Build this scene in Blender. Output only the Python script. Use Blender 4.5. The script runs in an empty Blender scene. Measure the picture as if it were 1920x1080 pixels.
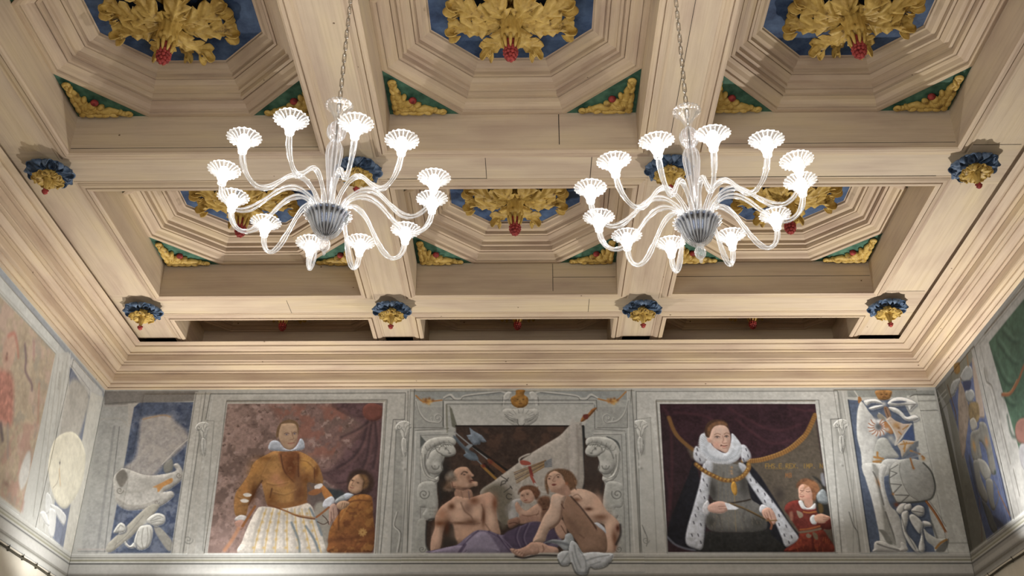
import bpy, math, random
import numpy as np
from mathutils import Matrix, Vector
random.seed(7); rng = np.random.RandomState(7)
PI = math.pi
H = 1.6                       # eye height; every z below is written relative to the eye and lifted by H
# ------------------------------------------------------------------ camera
FPX = 2004.686; PITCH, ROLL, YAW = [math.radians(a) for a in (29.3096, 0.2295, -1.0325)]
F_ = np.array([math.sin(YAW)*math.cos(PITCH), math.cos(YAW)*math.cos(PITCH), math.sin(PITCH)])
_R = np.array([math.cos(YAW), -math.sin(YAW), 0.0]); _U = np.cross(_R, F_)
R_ = _R*math.cos(ROLL)+_U*math.sin(ROLL); U_ = -_R*math.sin(ROLL)+_U*math.cos(ROLL)
cd = bpy.data.cameras.new('camera'); cam = bpy.data.objects.new('camera', cd)
bpy.context.scene.collection.objects.link(cam); bpy.context.scene.camera = cam
cd.sensor_width = 36; cd.lens = FPX*36/1920; cd.clip_start = 0.05; cd.clip_end = 60
M = Matrix.Identity(4)
for i in range(3):
    M[i][0] = R_[i]; M[i][1] = U_[i]; M[i][2] = -F_[i]
M[2][3] = H
cam.matrix_world = M
# ------------------------------------------------------------------ light
sc = bpy.context.scene
sc.view_settings.view_transform = 'Standard'; sc.view_settings.look = 'None'
sc.view_settings.gamma = 1; sc.view_settings.exposure = -0.06
w = bpy.data.worlds.new('world'); sc.world = w; w.use_nodes = True
w.node_tree.nodes['Background'].inputs[0].default_value = (0.9, 0.92, 1.0, 1)
w.node_tree.nodes['Background'].inputs[1].default_value = 0.03
C = sc.collection
def spot(name, loc, aim, energy, col, angle=150, blend=.6, size=.03):
    l = bpy.data.lights.new(name, 'SPOT'); l.energy = energy; l.color = col
    l.spot_size = math.radians(angle); l.spot_blend = blend; l.shadow_soft_size = size
    o = bpy.data.objects.new(name, l); C.objects.link(o)
    o.location = (loc[0], loc[1], loc[2]+H)
    d = Vector(aim)-Vector(loc); o.rotation_euler = d.to_track_quat('-Z', 'Y').to_euler()
def area(name, loc, aim, energy, col, sx, sy):
    l = bpy.data.lights.new(name, 'AREA'); l.energy = energy; l.color = col
    l.shape = 'RECTANGLE'; l.size = sx; l.size_y = sy
    o = bpy.data.objects.new(name, l); C.objects.link(o)
    o.location = (loc[0], loc[1], loc[2]+H)
    d = Vector(aim)-Vector(loc); o.rotation_euler = d.to_track_quat('-Z', 'Y').to_euler()
WARM = (1.0, .96, .90)
spot('uplight_left', (-2.45, 8.68, 1.95), (-1.5, 6.6, 4.4), 198, WARM, 132, .55)
spot('corner_spill_fill', (-3.35, 8.45, 1.75), (-3.85, 8.55, 3.3), 84, WARM, 104, .9)  # added spill lamp for the bright patch on the left wall
spot('uplight_left_spill', (-2.45, 8.88, 1.78), (-2.4, 9.2, 2.5), 85, WARM, 160, .8)  # added lamp imitating the left uplight's stray glow on the band
spot('uplight_right', (3.15, 8.3, 1.9), (2.1, 6.7, 4.4), 350, WARM, 152, .6)
area('frieze_fill', (0, -2.2, 1.2), (0, 9.2, 3.2), 112, (.97, .98, 1), 5.0, 3.0)  # unseen broad fill towards the frieze; no window stands there
BULB_W = 3.4
GAIN = 1.15
# ------------------------------------------------------------------ dimensions (fitted)
XL, XR, YD = -3.998, 3.784, 9.2
ZT, ZD = 4.085, 2.4387
ZB = 4.4307
OL, AL, AR, BL, BR, OR = -3.17, -1.4337, -.9681, .7537, 1.2208, 2.9274
CY = [(3.885, 4.345), (5.931, 6.396), (7.9824, 8.4285)]
YEND = 8.81
# ------------------------------------------------------------------ object helpers
def tag(o, label=None, cat=None, group=None, kind=None):
    if label: o['label'] = label
    if cat: o['category'] = cat
    if group: o['group'] = group
    if kind: o['kind'] = kind
    return o
def empty(name, loc, label, cat, group=None):
    o = bpy.data.objects.new(name, None); C.objects.link(o); o.location = loc; o.empty_display_size = .1
    return tag(o, label, cat, group)
def mobj(name, V, Fc, mat, parent=None, attr=None, smooth=False, col=None):
    V = np.asarray(V, dtype=np.float32)
    me = bpy.data.meshes.new(name)
    if isinstance(Fc, np.ndarray):
        n = len(Fc)
        me.vertices.add(len(V)); me.vertices.foreach_set('co', V.ravel())
        me.loops.add(n*4); me.loops.foreach_set('vertex_index', Fc.astype(np.int32).ravel())
        me.polygons.add(n); me.polygons.foreach_set('loop_start', np.arange(0, n*4, 4, dtype=np.int32))
        me.update(calc_edges=True)
    else:
        me.from_pydata([tuple(map(float, v)) for v in V], [], Fc); me.update()
    if attr is not None:
        a = me.attributes.new('gr', 'FLOAT_VECTOR', 'POINT'); a.data.foreach_set('vector', np.asarray(attr, dtype=np.float32).ravel())
    if col is not None:
        a = me.attributes.new('paint', 'FLOAT_COLOR', 'POINT'); a.data.foreach_set('color', np.asarray(col, dtype=np.float32).ravel())
    if smooth: me.polygons.foreach_set('use_smooth', np.ones(len(me.polygons), dtype=bool))
    me.materials.append(mat)
    o = bpy.data.objects.new(name, me); C.objects.link(o)
    if parent: o.parent = parent
    return o
class MB:
    """collects geometry of ONE mesh"""
    def __init__(s): s.v = []; s.f = []; s.g = []
    def add(s, V, Fc, G=None):
        b = len(s.v); s.v += [tuple(v) for v in V]; s.f += [tuple(i+b for i in f) for f in Fc]
        s.g += [tuple(g) for g in (G if G is not None else V)]
    def box(s, x0, x1, y0, y1, z0, z1, axis='x'):
        sd = random.random()*50
        fs = [((x0,y0,z0),(x1,y0,z0),(x1,y0,z1),(x0,y0,z1)), ((x1,y1,z0),(x0,y1,z0),(x0,y1,z1),(x1,y1,z1)),
              ((x0,y1,z0),(x0,y0,z0),(x0,y0,z1),(x0,y1,z1)), ((x1,y0,z0),(x1,y1,z0),(x1,y1,z1),(x1,y0,z1)),
              ((x0,y1,z0),(x1,y1,z0),(x1,y0,z0),(x0,y0,z0)), ((x0,y0,z1),(x1,y0,z1),(x1,y1,z1),(x0,y1,z1))]
        for q in fs:
            G = [((p[0] if axis == 'x' else p[1])+sd, (p[1] if axis == 'x' else p[0])+p[2]+sd, sd) for p in q]
            s.add(q, [(0, 1, 2, 3)], G)
    def prof(s, A, B, cap=False):
        """quad strips between matching profile points A (start) and B (end)"""
        sd = random.random()*50; L = math.dist(A[0], B[0]); acc = 0
        for k in range(len(A)-1):
            d = math.dist(A[k], A[k+1])
            s.add([A[k], B[k], B[k+1], A[k+1]], [(0, 1, 2, 3)], [(sd, acc+sd, sd), (sd+L, acc+sd, sd), (sd+L, acc+d+sd, sd), (sd, acc+d+sd, sd)])
            acc += d
        if cap:
            s.add(A, [tuple(range(len(A)))]); s.add(B, [tuple(range(len(B)))])
    def lathe(s, P, n=24, loc=(0, 0, 0), rib=0, amp=0, twist=0):
        b = len(s.v)
        for i, (r, z) in enumerate(P):
            for j in range(n):
                a = 2*PI*j/n; rr = r*(1+amp*math.cos(rib*a)) if rib else r
                s.v.append((loc[0]+rr*math.cos(a+twist*z), loc[1]+rr*math.sin(a+twist*z), loc[2]+z)); s.g.append((a, z, 0))
        for i in range(len(P)-1):
            for j in range(n):
                k = (j+1) % n; s.f.append((b+i*n+j, b+i*n+k, b+(i+1)*n+k, b+(i+1)*n+j))
    def tube(s, P, R, n=10, rib=0, amp=0, twist=0, flat=1.0, up=None, caps=True):
        """tube through points P with radii R"""
        P = [Vector(p) for p in P]; b = len(s.v); N = len(P); pu = Vector(up) if up else Vector((0, 0, 1))
        T0 = (P[1]-P[0]).normalized()
        if abs(T0.dot(pu)) > .95: pu = Vector((1, 0, 0)) if abs(T0.x) < .9 else Vector((0, 1, 0))
        for i in range(N):
            T = (P[min(i+1, N-1)]-P[max(i-1, 0)]).normalized()
            X = T.cross(pu).normalized(); Y = X.cross(T).normalized()
            if not up: pu = Y
            r = R[i] if hasattr(R, '__len__') else R
            for j in range(n):
                a = 2*PI*j/n; rr = r*(1+amp*math.cos(rib*(a+twist*i))) if rib else r
                q = P[i]+X*(rr*math.cos(a))+Y*(rr*math.sin(a)*flat); s.v.append(tuple(q)); s.g.append((i*.02, a, 0))
        for i in range(N-1):
            for j in range(n):
                k = (j+1) % n; s.f.append((b+i*n+j, b+i*n+k, b+(i+1)*n+k, b+(i+1)*n+j))
        if caps:
            s.f.append(tuple(b+j for j in reversed(range(n)))); s.f.append(tuple(b+(N-1)*n+j for j in range(n)))
    def ball(s, c, r, n=12, m=8, rot=0, bump=0, bn=6):
        """ellipsoid with radii r=(rx,ry,rz), optionally knobbly"""
        b = len(s.v); ca, sa = math.cos(rot), math.sin(rot)
        for i in range(m+1):
            ph = PI*i/m
            for j in range(n):
                a = 2*PI*j/n; k = 1+bump*abs(math.sin(bn*a/2+(PI/2 if int(i/2) % 2 else 0))*math.sin(m*ph/2))
                x, y, z = r[0]*k*math.sin(ph)*math.cos(a), r[1]*k*math.sin(ph)*math.sin(a), r[2]*math.cos(ph)*(1+bump*.2)
                s.v.append((c[0]+x*ca-y*sa, c[1]+x*sa+y*ca, c[2]+z)); s.g.append((x*5, y*5, z*5))
        for i in range(m):
            for j in range(n):
                k = (j+1) % n; s.f.append((b+i*n+j, b+(i+1)*n+j, b+(i+1)*n+k, b+i*n+k))
    def grid(s, G, thick=0):
        """G[i][j] points: a sheet, given real thickness when thick>0 (offset along local normal)"""
        n, m = len(G), len(G[0]); A = np.array(G, float)
        du = np.gradient(A, axis=0); dv = np.gradient(A, axis=1); N = np.cross(du, dv); N /= np.linalg.norm(N, axis=2, keepdims=True)+1e-9
        b = len(s.v)
        for q in (A, A+N*thick) if thick else (A,):
            for i in range(n):
                for j in range(m): s.v.append(tuple(q[i, j])); s.g.append((i*.05, j*.1, 0))
        for i in range(n-1):
            for j in range(m-1):
                a = b+i*m+j; s.f.append((a, a+1, a+m+1, a+m))
                if thick: c = a+n*m; s.f.append((c, c+m, c+m+1, c+1))
        if thick:
            o = n*m
            for i in range(n-1):
                for j in (0, m-1):
                    a = b+i*m+j; s.f.append((a, a+m, a+m+o, a+o))
            for j in range(m-1):
                for i in (0, n-1):
                    a = b+i*m+j; s.f.append((a, a+1, a+1+o, a+o))
    def build(s, name, mat, parent=None, smooth=False, loc=None):
        v = np.array(s.v, float)
        if loc is not None: v = v-np.array(loc)
        return mobj(name, v, s.f, mat, parent, attr=s.g, smooth=smooth)
def cr(P, n=6, closed=False):
    """Catmull-Rom through P"""
    P = [np.array(p, float) for p in P]; N = len(P); out = []
    rngi = range(N if closed else N-1)
    for i in rngi:
        if closed: a, b, c, d = P[i-1], P[i], P[(i+1) % N], P[(i+2) % N]
        else: a, b, c, d = P[max(i-1, 0)], P[i], P[i+1], P[min(i+2, N-1)]
        for k in range(n):
            t = k/n; out.append(.5*((2*b)+(-a+c)*t+(2*a-5*b+4*c-d)*t*t+(-a+3*b-3*c+d)*t**3))
    if not closed: out.append(P[-1])
    return out
def copy_tree(o, parent=None):
    c = o.copy(); C.objects.link(c)
    if parent: c.parent = parent
    for ch in list(o.children): copy_tree(ch, c)
    return c
# ------------------------------------------------------------------ materials
def lin(c): return tuple(((x/255)/12.92 if x/255 <= .04045 else ((x/255+.055)/1.055)**2.4) for x in c[:3])
def newmat(name):
    m = bpy.data.materials.new(name); m.use_nodes = True; nt = m.node_tree; nt.nodes.clear()
    out = nt.nodes.new('ShaderNodeOutputMaterial'); return m, nt, out
def N(nt, t, **kw):
    n = nt.nodes.new(t)
    for k, v in kw.items():
        if k.startswith('i_'): n.inputs[int(k[2:]) if k[2:].isdigit() else k[2:]].default_value = v
        else: setattr(n, k, v)
    return n
def wood_mat(name, base, dark, light, rough=.6):
    m, nt, out = newmat(name); L = nt.links.new
    at = N(nt, 'ShaderNodeAttribute', attribute_name='gr')
    mp = N(nt, 'ShaderNodeMapping'); mp.inputs['Scale'].default_value = (1.2, 38, 1); L(at.outputs['Vector'], mp.inputs['Vector'])
    n1 = N(nt, 'ShaderNodeTexNoise'); n1.inputs['Scale'].default_value = 1; n1.inputs['Detail'].default_value = 6; n1.inputs['Roughness'].default_value = .65; L(mp.outputs[0], n1.inputs['Vector'])
    mp2 = N(nt, 'ShaderNodeMapping'); mp2.inputs['Scale'].default_value = (1.1, 4, 1); L(at.outputs['Vector'], mp2.inputs['Vector'])
    n2 = N(nt, 'ShaderNodeTexNoise'); n2.inputs['Scale'].default_value = 1.3; n2.inputs['Detail'].default_value = 5; L(mp2.outputs[0], n2.inputs['Vector'])
    r1 = N(nt, 'ShaderNodeValToRGB'); e = r1.color_ramp.elements
    e[0].position = .3; e[0].color = (*lin(dark), 1); e[1].position = .72; e[1].color = (*lin(light), 1); x = e.new(.5); x.color = (*lin(base), 1)
    L(n2.outputs[0], r1.inputs[0])
    r2 = N(nt, 'ShaderNodeValToRGB'); e = r2.color_ramp.elements
    e[0].position = .28; e[0].color = (.66, .6, .56, 1); e[1].position = .55; e[1].color = (1, 1, 1, 1); L(n1.outputs[0], r2.inputs[0])
    mx = N(nt, 'ShaderNodeMix', data_type='RGBA', blend_type='MULTIPLY'); mx.inputs[0].default_value = .45
    L(r1.outputs[0], mx.inputs[6]); L(r2.outputs[0], mx.inputs[7])
    # small specks and nail holes
    tc = N(nt, 'ShaderNodeTexCoord'); vo = N(nt, 'ShaderNodeTexVoronoi'); vo.inputs['Scale'].default_value = 5; L(tc.outputs['Object'], vo.inputs['Vector'])
    lt = N(nt, 'ShaderNodeMath', operation='LESS_THAN'); lt.inputs[1].default_value = .035; L(vo.outputs['Distance'], lt.inputs[0])
    mx2 = N(nt, 'ShaderNodeMix', data_type='RGBA'); L(lt.outputs[0], mx2.inputs[0]); L(mx.outputs[2], mx2.inputs[6]); mx2.inputs[7].default_value = (*lin((112, 92, 72)), 1)
    p = N(nt, 'ShaderNodeBsdfPrincipled'); p.inputs['Roughness'].default_value = rough; p.inputs['Specular IOR Level'].default_value = .25
    L(mx2.outputs[2], p.inputs['Base Color'])
    bp = N(nt, 'ShaderNodeBump'); bp.inputs['Strength'].default_value = .35; bp.inputs['Distance'].default_value = .004; L(n1.outputs[0], bp.inputs['Height']); L(bp.outputs[0], p.inputs['Normal'])
    L(p.outputs[0], out.inputs[0]); return m
def mottled(name, c1, c2, scale=6, rough=.6, bump=.3, c3=None, metal=0, dist=.01):
    m, nt, out = newmat(name); L = nt.links.new
    tc = N(nt, 'ShaderNodeTexCoord'); n = N(nt, 'ShaderNodeTexNoise'); n.inputs['Scale'].default_value = scale; n.inputs['Detail'].default_value = 7; n.inputs['Roughness'].default_value = .65
    L(tc.outputs['Object'], n.inputs['Vector'])
    r = N(nt, 'ShaderNodeValToRGB'); e = r.color_ramp.elements; e[0].position = .35; e[0].color = (*lin(c1), 1); e[1].position = .65; e[1].color = (*lin(c2), 1)
    if c3: x = e.new(.42); x.color = (*lin(c3), 1)
    L(n.outputs[0], r.inputs[0])
    p = N(nt, 'ShaderNodeBsdfPrincipled'); p.inputs['Roughness'].default_value = rough; p.inputs['Metallic'].default_value = metal; p.inputs['Specular IOR Level'].default_value = .3
    L(r.outputs[0], p.inputs['Base Color'])
    bp = N(nt, 'ShaderNodeBump'); bp.inputs['Strength'].default_value = bump; bp.inputs['Distance'].default_value = dist; L(n.outputs[0], bp.inputs['Height']); L(bp.outputs[0], p.inputs['Normal'])
    L(p.outputs[0], out.inputs[0]); return m
def paint_mat(name, gain):
    m, nt, out = newmat(name); L = nt.links.new
    at = N(nt, 'ShaderNodeAttribute', attribute_name='paint')
    tc = N(nt, 'ShaderNodeTexCoord'); n = N(nt, 'ShaderNodeTexNoise'); n.inputs['Scale'].default_value = 22; n.inputs['Detail'].default_value = 8; n.inputs['Roughness'].default_value = .7
    L(tc.outputs['Object'], n.inputs['Vector'])
    r = N(nt, 'ShaderNodeMapRange'); r.inputs[1].default_value = .3; r.inputs[2].default_value = .7; r.inputs[3].default_value = gain*.93; r.inputs[4].default_value = gain*1.06; L(n.outputs[0], r.inputs[0])
    mx = N(nt, 'ShaderNodeVectorMath', operation='SCALE'); L(at.outputs['Color'], mx.inputs[0]); L(r.outputs[0], mx.inputs['Scale'])
    p = N(nt, 'ShaderNodeBsdfPrincipled'); p.inputs['Roughness'].default_value = .75; p.inputs['Specular IOR Level'].default_value = .2
    L(mx.outputs[0], p.inputs['Base Color'])
    bp = N(nt, 'ShaderNodeBump'); bp.inputs['Strength'].default_value = .15; bp.inputs['Distance'].default_value = .003; L(n.outputs[0], bp.inputs['Height']); L(bp.outputs[0], p.inputs['Normal'])
    L(p.outputs[0], out.inputs[0]); return m
def glass_mat(name, lo, hi, ribs, comp=0, tint=(1, 1, 1), sharp=.35):
    """thin clear blown glass; milky stripes paint in the light that its optic ribs catch"""
    m, nt, out = newmat(name); L = nt.links.new
    lw = N(nt, 'ShaderNodeLayerWeight'); lw.inputs['Blend'].default_value = .35
    tr = N(nt, 'ShaderNodeBsdfTransparent'); tr.inputs[0].default_value = (*tint, 1)
    gl = N(nt, 'ShaderNodeBsdfGlossy'); gl.inputs['Roughness'].default_value = .06; gl.inputs[0].default_value = (1, 1, 1, 1)
    tl = N(nt, 'ShaderNodeBsdfTranslucent'); tl.inputs[0].default_value = (.93, .95, .97, 1)
    df = N(nt, 'ShaderNodeBsdfDiffuse'); df.inputs[0].default_value = (.93, .95, .97, 1)
    m1 = N(nt, 'ShaderNodeMixShader'); m1.inputs[0].default_value = .5; L(tl.outputs[0], m1.inputs[1]); L(df.outputs[0], m1.inputs[2])
    mr = N(nt, 'ShaderNodeMapRange'); mr.inputs[1].default_value = .0; mr.inputs[2].default_value = 1; mr.inputs[3].default_value = .05; mr.inputs[4].default_value = .8; L(lw.outputs['Facing'], mr.inputs[0])
    m3 = N(nt, 'ShaderNodeMixShader'); L(mr.outputs[0], m3.inputs[0]); L(tr.outputs[0], m3.inputs[1]); L(gl.outputs[0], m3.inputs[2])
    at = N(nt, 'ShaderNodeAttribute', attribute_name='gr'); sp = N(nt, 'ShaderNodeSeparateXYZ'); L(at.outputs['Vector'], sp.inputs[0])
    mu = N(nt, 'ShaderNodeMath', operation='MULTIPLY'); mu.inputs[1].default_value = ribs; L(sp.outputs[comp], mu.inputs[0])
    co = N(nt, 'ShaderNodeMath', operation='COSINE'); L(mu.outputs[0], co.inputs[0])
    rr = N(nt, 'ShaderNodeMapRange'); rr.inputs[1].default_value = sharp; rr.inputs[2].default_value = 1; rr.inputs[3].default_value = lo; rr.inputs[4].default_value = hi; L(co.outputs[0], rr.inputs[0])
    ed = N(nt, 'ShaderNodeMath', operation='MULTIPLY_ADD'); ed.inputs[1].default_value = hi*.5; L(lw.outputs['Facing'], ed.inputs[0]); L(rr.outputs[0], ed.inputs[2])
    m4 = N(nt, 'ShaderNodeMixShader'); L(ed.outputs[0], m4.inputs[0]); L(m3.outputs[0], m4.inputs[1]); L(m1.outputs[0], m4.inputs[2]); L(m4.outputs[0], out.inputs[0]); return m
WOOD = wood_mat('limed_wood', (198, 180, 156), (184, 164, 144), (206, 188, 156))
WOOD2 = wood_mat('limed_wood_moulding', (194, 174, 150), (178, 156, 136), (204, 184, 152))
BLUE = mottled('blue_paint', (36, 54, 84), (78, 100, 132), 7, .7, .3, (50, 70, 102))
GREEN = mottled('green_paint', (34, 70, 56), (78, 118, 98), 9, .7)
GOLD = mottled('ochre_gilding', (118, 92, 44), (200, 171, 98), 18, .5, .3, (174, 143, 72), dist=.003)
RED = mottled('red_paint', (104, 34, 34), (168, 66, 60), 30, .6, .4)
PETAL = mottled('blue_petal_paint', (34, 50, 68), (116, 134, 158), 12, .6, .4, (62, 82, 108), dist=.004)
JOINT_AND_SHADE = mottled('joint_and_gap_shade', (10, 9, 8), (20, 17, 14), 5, .9)  # near-black for open joints and for shade painted into the cornice cavity
GLASS = glass_mat('arm_glass', .04, .44, 6, 1, sharp=.1)
GLASS2 = glass_mat('column_glass', .04, .24, 12, 0, (.92, .92, .95))
CUPG = glass_mat('cup_glass', .01, .12, 20)
BOWLG = glass_mat('bowl_glass', .02, .5, 24)
m, nt, out = newmat('silvered_glass'); p = N(nt, 'ShaderNodeBsdfPrincipled'); p.inputs['Metallic'].default_value = 1; p.inputs['Roughness'].default_value = .10; p.inputs['Base Color'].default_value = (.09, .12, .19, 1); nt.links.new(p.outputs[0], out.inputs[0]); SILVER = m
m, nt, out = newmat('chain_steel'); p = N(nt, 'ShaderNodeBsdfPrincipled'); p.inputs['Metallic'].default_value = 1; p.inputs['Roughness'].default_value = .25; p.inputs['Base Color'].default_value = (.62, .6, .56, 1); nt.links.new(p.outputs[0], out.inputs[0]); STEEL = m
m, nt, out = newmat('bulb_glow'); p = N(nt, 'ShaderNodeEmission'); p.inputs[0].default_value = (1, .97, .92, 1); p.inputs[1].default_value = 20; nt.links.new(p.outputs[0], out.inputs[0]); BULB = m
PLASTER = mottled('white_plaster', (206, 202, 190), (222, 218, 206), 3, .85, .15)
FLOORM = mottled('terrazzo_floor', (120, 98, 80), (156, 130, 106), 14, .5, .05)
# ------------------------------------------------------------------ ceiling structure
def S(name, mb, mat=WOOD, **k): return tag(mb.build(name, mat, **k), kind='structure')
ZW = H+ZB; ZOCT = 4.722+H
trim = 0
def tr():
    global trim; trim += 1; return 'trim_%d' % trim
XS = [(-3.72, OL), (AL, AR), (BL, BR), (OR, 3.50)]
COLS = [(OL, AR and AL), (AR, BL), (BR, OR)]
ROWS = [(1.8, 3.885), (4.345, 5.931), (6.396, 7.9824)]
Y3 = (8.4285, 9.26)
# cross beams
for y0, y1 in CY:
    b = MB(); b.box(-3.72, 3.50, y0, y1, ZW, ZW+.5, 'x'); S(tr(), b)
# longitudinal beams between them
for r, (y0, y1) in enumerate(ROWS+[(8.4285, YEND)]):
    for x0, x1 in XS:
        b = MB(); b.box(x0, x1, y0, y1, ZW, ZW+.5, 'y')
        if r == 3: b.box(x0, x1, YEND, 9.3, ZW+.28, ZW+.5, 'y'); b.box(x0, x0+.02, YEND, 9.26, ZW+.004, ZW+.28, 'y'); b.box(x1-.02, x1, YEND, 9.26, ZW+.004, ZW+.28, 'y')
        S(tr(), b)
# closing boards above, and dark boxes painting the shade of the cornice cavity
b = MB(); b.box(-4.2, 4.0, 1.8, 9.6, ZW+.62, ZW+.66); b.box(-4.2, 4.0, 9.26, 9.34, ZW+.0, ZW+.62); S('ceiling', b, WOOD)
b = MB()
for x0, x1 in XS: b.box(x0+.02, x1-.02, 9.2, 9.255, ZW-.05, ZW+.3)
S(tr(), b, JOINT_AND_SHADE)
b = MB(); b.box(-4.2, -3.72, 1.8, 9.3, ZW+.02, ZW+.6); b.box(3.5, 4.0, 1.8, 9.3, ZW+.02, ZW+.6); S(tr(), b, JOINT_AND_SHADE)
# moulding frame planted round each opening on the underside of the beams
def frame(x0, x1, y0, y1):
    P = [(0, 0), (0, -.016), (.014, -.022), (.034, -.022), (.036, -.006), (.041, -.006), (.043, -.017), (.066, -.014), (.084, -.006), (.086, -.002), (.104, -.003), (.106, .02)]
    b = MB()
    cs = [(x0, y0, -1, -1), (x1, y0, 1, -1), (x1, y1, 1, 1), (x0, y1, -1, 1)]
    for i in range(4):
        a, c = cs[i], cs[(i+1) % 4]
        A = [(a[0]+a[2]*d, a[1]+a[3]*d, ZW+z) for d, z in P]; B = [(c[0]+c[2]*d, c[1]+c[3]*d, ZW+z) for d, z in P]
        b.prof(A, B)
    return b
for (x0, x1) in COLS:
    for (y0, y1) in ROWS[1:]+[(8.4285, 8.96)]:
        if y1 == 8.96:
            # three sides only: it dies into the cornice
            P = [(0, 0), (0, -.016), (.014, -.022), (.034, -.022), (.036, -.006), (.041, -.006), (.043, -.017), (.066, -.014), (.084, -.006), (.086, -.002), (.104, -.003), (.106, .02)]
            b = MB()
            pts = [(x0, y1, -1, 0), (x0, y0, -1, -1), (x1, y0, 1, -1), (x1, y1, 1, 0)]
            for i in range(3):
                a, c = pts[i], pts[i+1]
                b.prof([(a[0]+a[2]*d, a[1]+a[3]*d, ZW+z) for d, z in P], [(c[0]+c[2]*d, c[1]+c[3]*d, ZW+z) for d, z in P])
        else: b = frame(x0, x1, y0, y1)
        S(tr(), b, WOOD2)
# open joints between the boards
def joint(x0, x1, y0, y1, z0, z1):
    b = MB(); b.box(x0, x1, y0, y1, H+z0, H+z1); S(tr(), b, JOINT_AND_SHADE)
for x0, x1, z0, z1, y in ((.212, .217, 4.46, 4.722, 5.931), (.205, .209, 4.45, 4.72, 7.9824), (.21, .745, 4.585, 4.588, 7.9824), (1.225, 2.92, 4.585, 4.588, 7.9824), (-3.165, -1.44, 4.452, 4.4545, 5.931), (1.225, 2.92, 4.455, 4.4575, 5.931)):
    joint(x0, x1, y-.0015, y+.002, z0, z1)
for x0, x1, y0, y1 in ((.44, .444, 6.0, 6.30), (1.30, 2.9, 6.286, 6.290), (-1.01, -.3, 6.284, 6.287), (.96, .963, 2.5, 5.93), (.52, .523, 8.0, 8.34), (-1.40, -1.00, 8.395, 8.398), (2.99, 3.36, 5.925, 5.929), (3.0, 3.36, 7.975, 7.979), (-2.1, -2.097, 7.99, 8.33), (-.30, -.297, 5.94, 6.30)):
    joint(x0, x1, y0, y1, 4.4295, 4.4325)
# ------------------------------------------------------------------ octagonal coffers
OP = [(0, .03), (0, 0), (.020, -.004), (.038, -.004), (.038, .016), (.043, .020), (.043, .012), (.066, .020), (.086, .042), (.112, .050), (.112, .066), (.116, .070), (.118, .056), (.140, .056), (.142, .094),
      (.150, .098), (.150, .088), (.168, .092), (.170, .118), (.196, .124), (.222, .146), (.222, .158), (.227, .160), (.229, .148), (.246, .150), (.248, .178), (.254, .182), (.256, .174), (.282, .182), (.306, .206), (.320, .210), (.322, .226), (.33, .228)]
def octcorner(a, b, ca, cb, r):
    k = 2-math.sqrt(2); A, B = a-r, b-r; qa, qb = ca-k*r, cb-k*r
    return [(-A+qa, -B), (A-qa, -B), (A, -B+qb), (A, B-qb), (A-qa, B), (-A+qa, B), (-A, B-qb), (-A, -B+qb)]
def coffer(x0, x1, y0, y1, label, sx=1.0):
    cx, cy = (x0+x1)/2, (y0+y1)/2; a, bb = (x1-x0)/2, (y1-y0)/2
    ca, cb = (a*.578, bb*.597) if sx == 1 else (bb*.62, bb*.62)
    t = empty('ceiling_coffer', (cx, cy, ZOCT), label, 'ceiling coffer', 'octagonal coffers of the wooden ceiling')
    mb = MB(); O = [(octcorner(a, bb, ca, cb, r*sx), z*sx if sx < 1 else z) for r, z in OP]
    for i in range(8):
        j = (i+1) % 8
        mb.prof([(o[i][0], o[i][1], z) for o, z in O], [(o[j][0], o[j][1], z) for o, z in O])
    mb.build('moulding', WOOD2, t)
    o = O[-1][0]; zt = O[-1][1]-.001; p = MB(); p.add([(x, y, zt) for x, y in o]+[(x, y, zt+.02) for x, y in o], [tuple(range(8)), tuple(range(15, 7, -1))]+[(i, i+8, (i+1) % 8+8, (i+1) % 8) for i in range(8)])
    p.build('centre_panel', BLUE, t)
    for s1, s2 in ((-1, -1), (1, -1), (1, 1), (-1, 1)):
        q = MB(); tri = [(s1*a, s2*bb), (s1*(a-ca-.02), s2*bb), (s1*a, s2*(bb-cb-.02))]
        q.add([(x, y, .010) for x, y in tri]+[(x, y, .028) for x, y in tri], [(0, 1, 2), (5, 4, 3), (0, 3, 4, 1), (1, 4, 5, 2), (2, 5, 3, 0)])
        q.build('corner_panel', GREEN if sx == 1 else WOOD, t)
    return t, cx, cy, a, bb, ca, cb
# ------------------------------------------------------------------ carved ornaments
def leaf_grid(path, W, lobes=5, cup=.16, n=54, m=19, depth=.50, ripple=.10):
    """path: list of (r, h) in the leaf's own plane; returns grid of points x=r, y=across, z=h"""
    P = cr(path, 8); L = [0]
    for i in range(1, len(P)): L.append(L[-1]+np.linalg.norm(P[i]-P[i-1]))
    tot = L[-1]; G = []
    for i in range(n+1):
        s = i/n; d = s*tot; k = max(0, min(len(P)-2, np.searchsorted(L, d)-1)); f = (d-L[k])/(L[k+1]-L[k]+1e-9)
        q = P[k]*(1-f)+P[k+1]*f; T = (P[k+1]-P[k]); T /= np.linalg.norm(T)+1e-9; Nn = np.array([-T[1], T[0]])
        env = (math.sin(PI*min(1, (s*.93+.05))**.85))**.7
        ph = (s*lobes) % 1.0; tooth = 1-depth*(1-ph**.7) if s < .95 else 1-.3*depth
        w = W*env*tooth+.004
        row = []
        for j in range(m):
            t = -1+2*j/(m-1)
            back = .30*W*abs(t)**1.5       # lobes sweep towards the tip
            h = cup*W*(abs(t)**1.6) - .16*W*math.exp(-(t/.12)**2) + ripple*W*math.cos(2*PI*(s*lobes-.75*abs(t)+.15))*min(1, abs(t)*2.2)
            p = q+T*back+Nn*h; row.append((p[0], t*w, p[1]))
        G.append(row)
    return G
def leaf_mb(ang, path, W, **k):
    g = leaf_grid(path, W, **k); ca, sa = math.cos(ang), math.sin(ang)
    mb = MB(); mb.grid([[(x*ca-y*sa, x*sa+y*ca, z) for x, y, z in row] for row in g], .006); return mb
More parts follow.
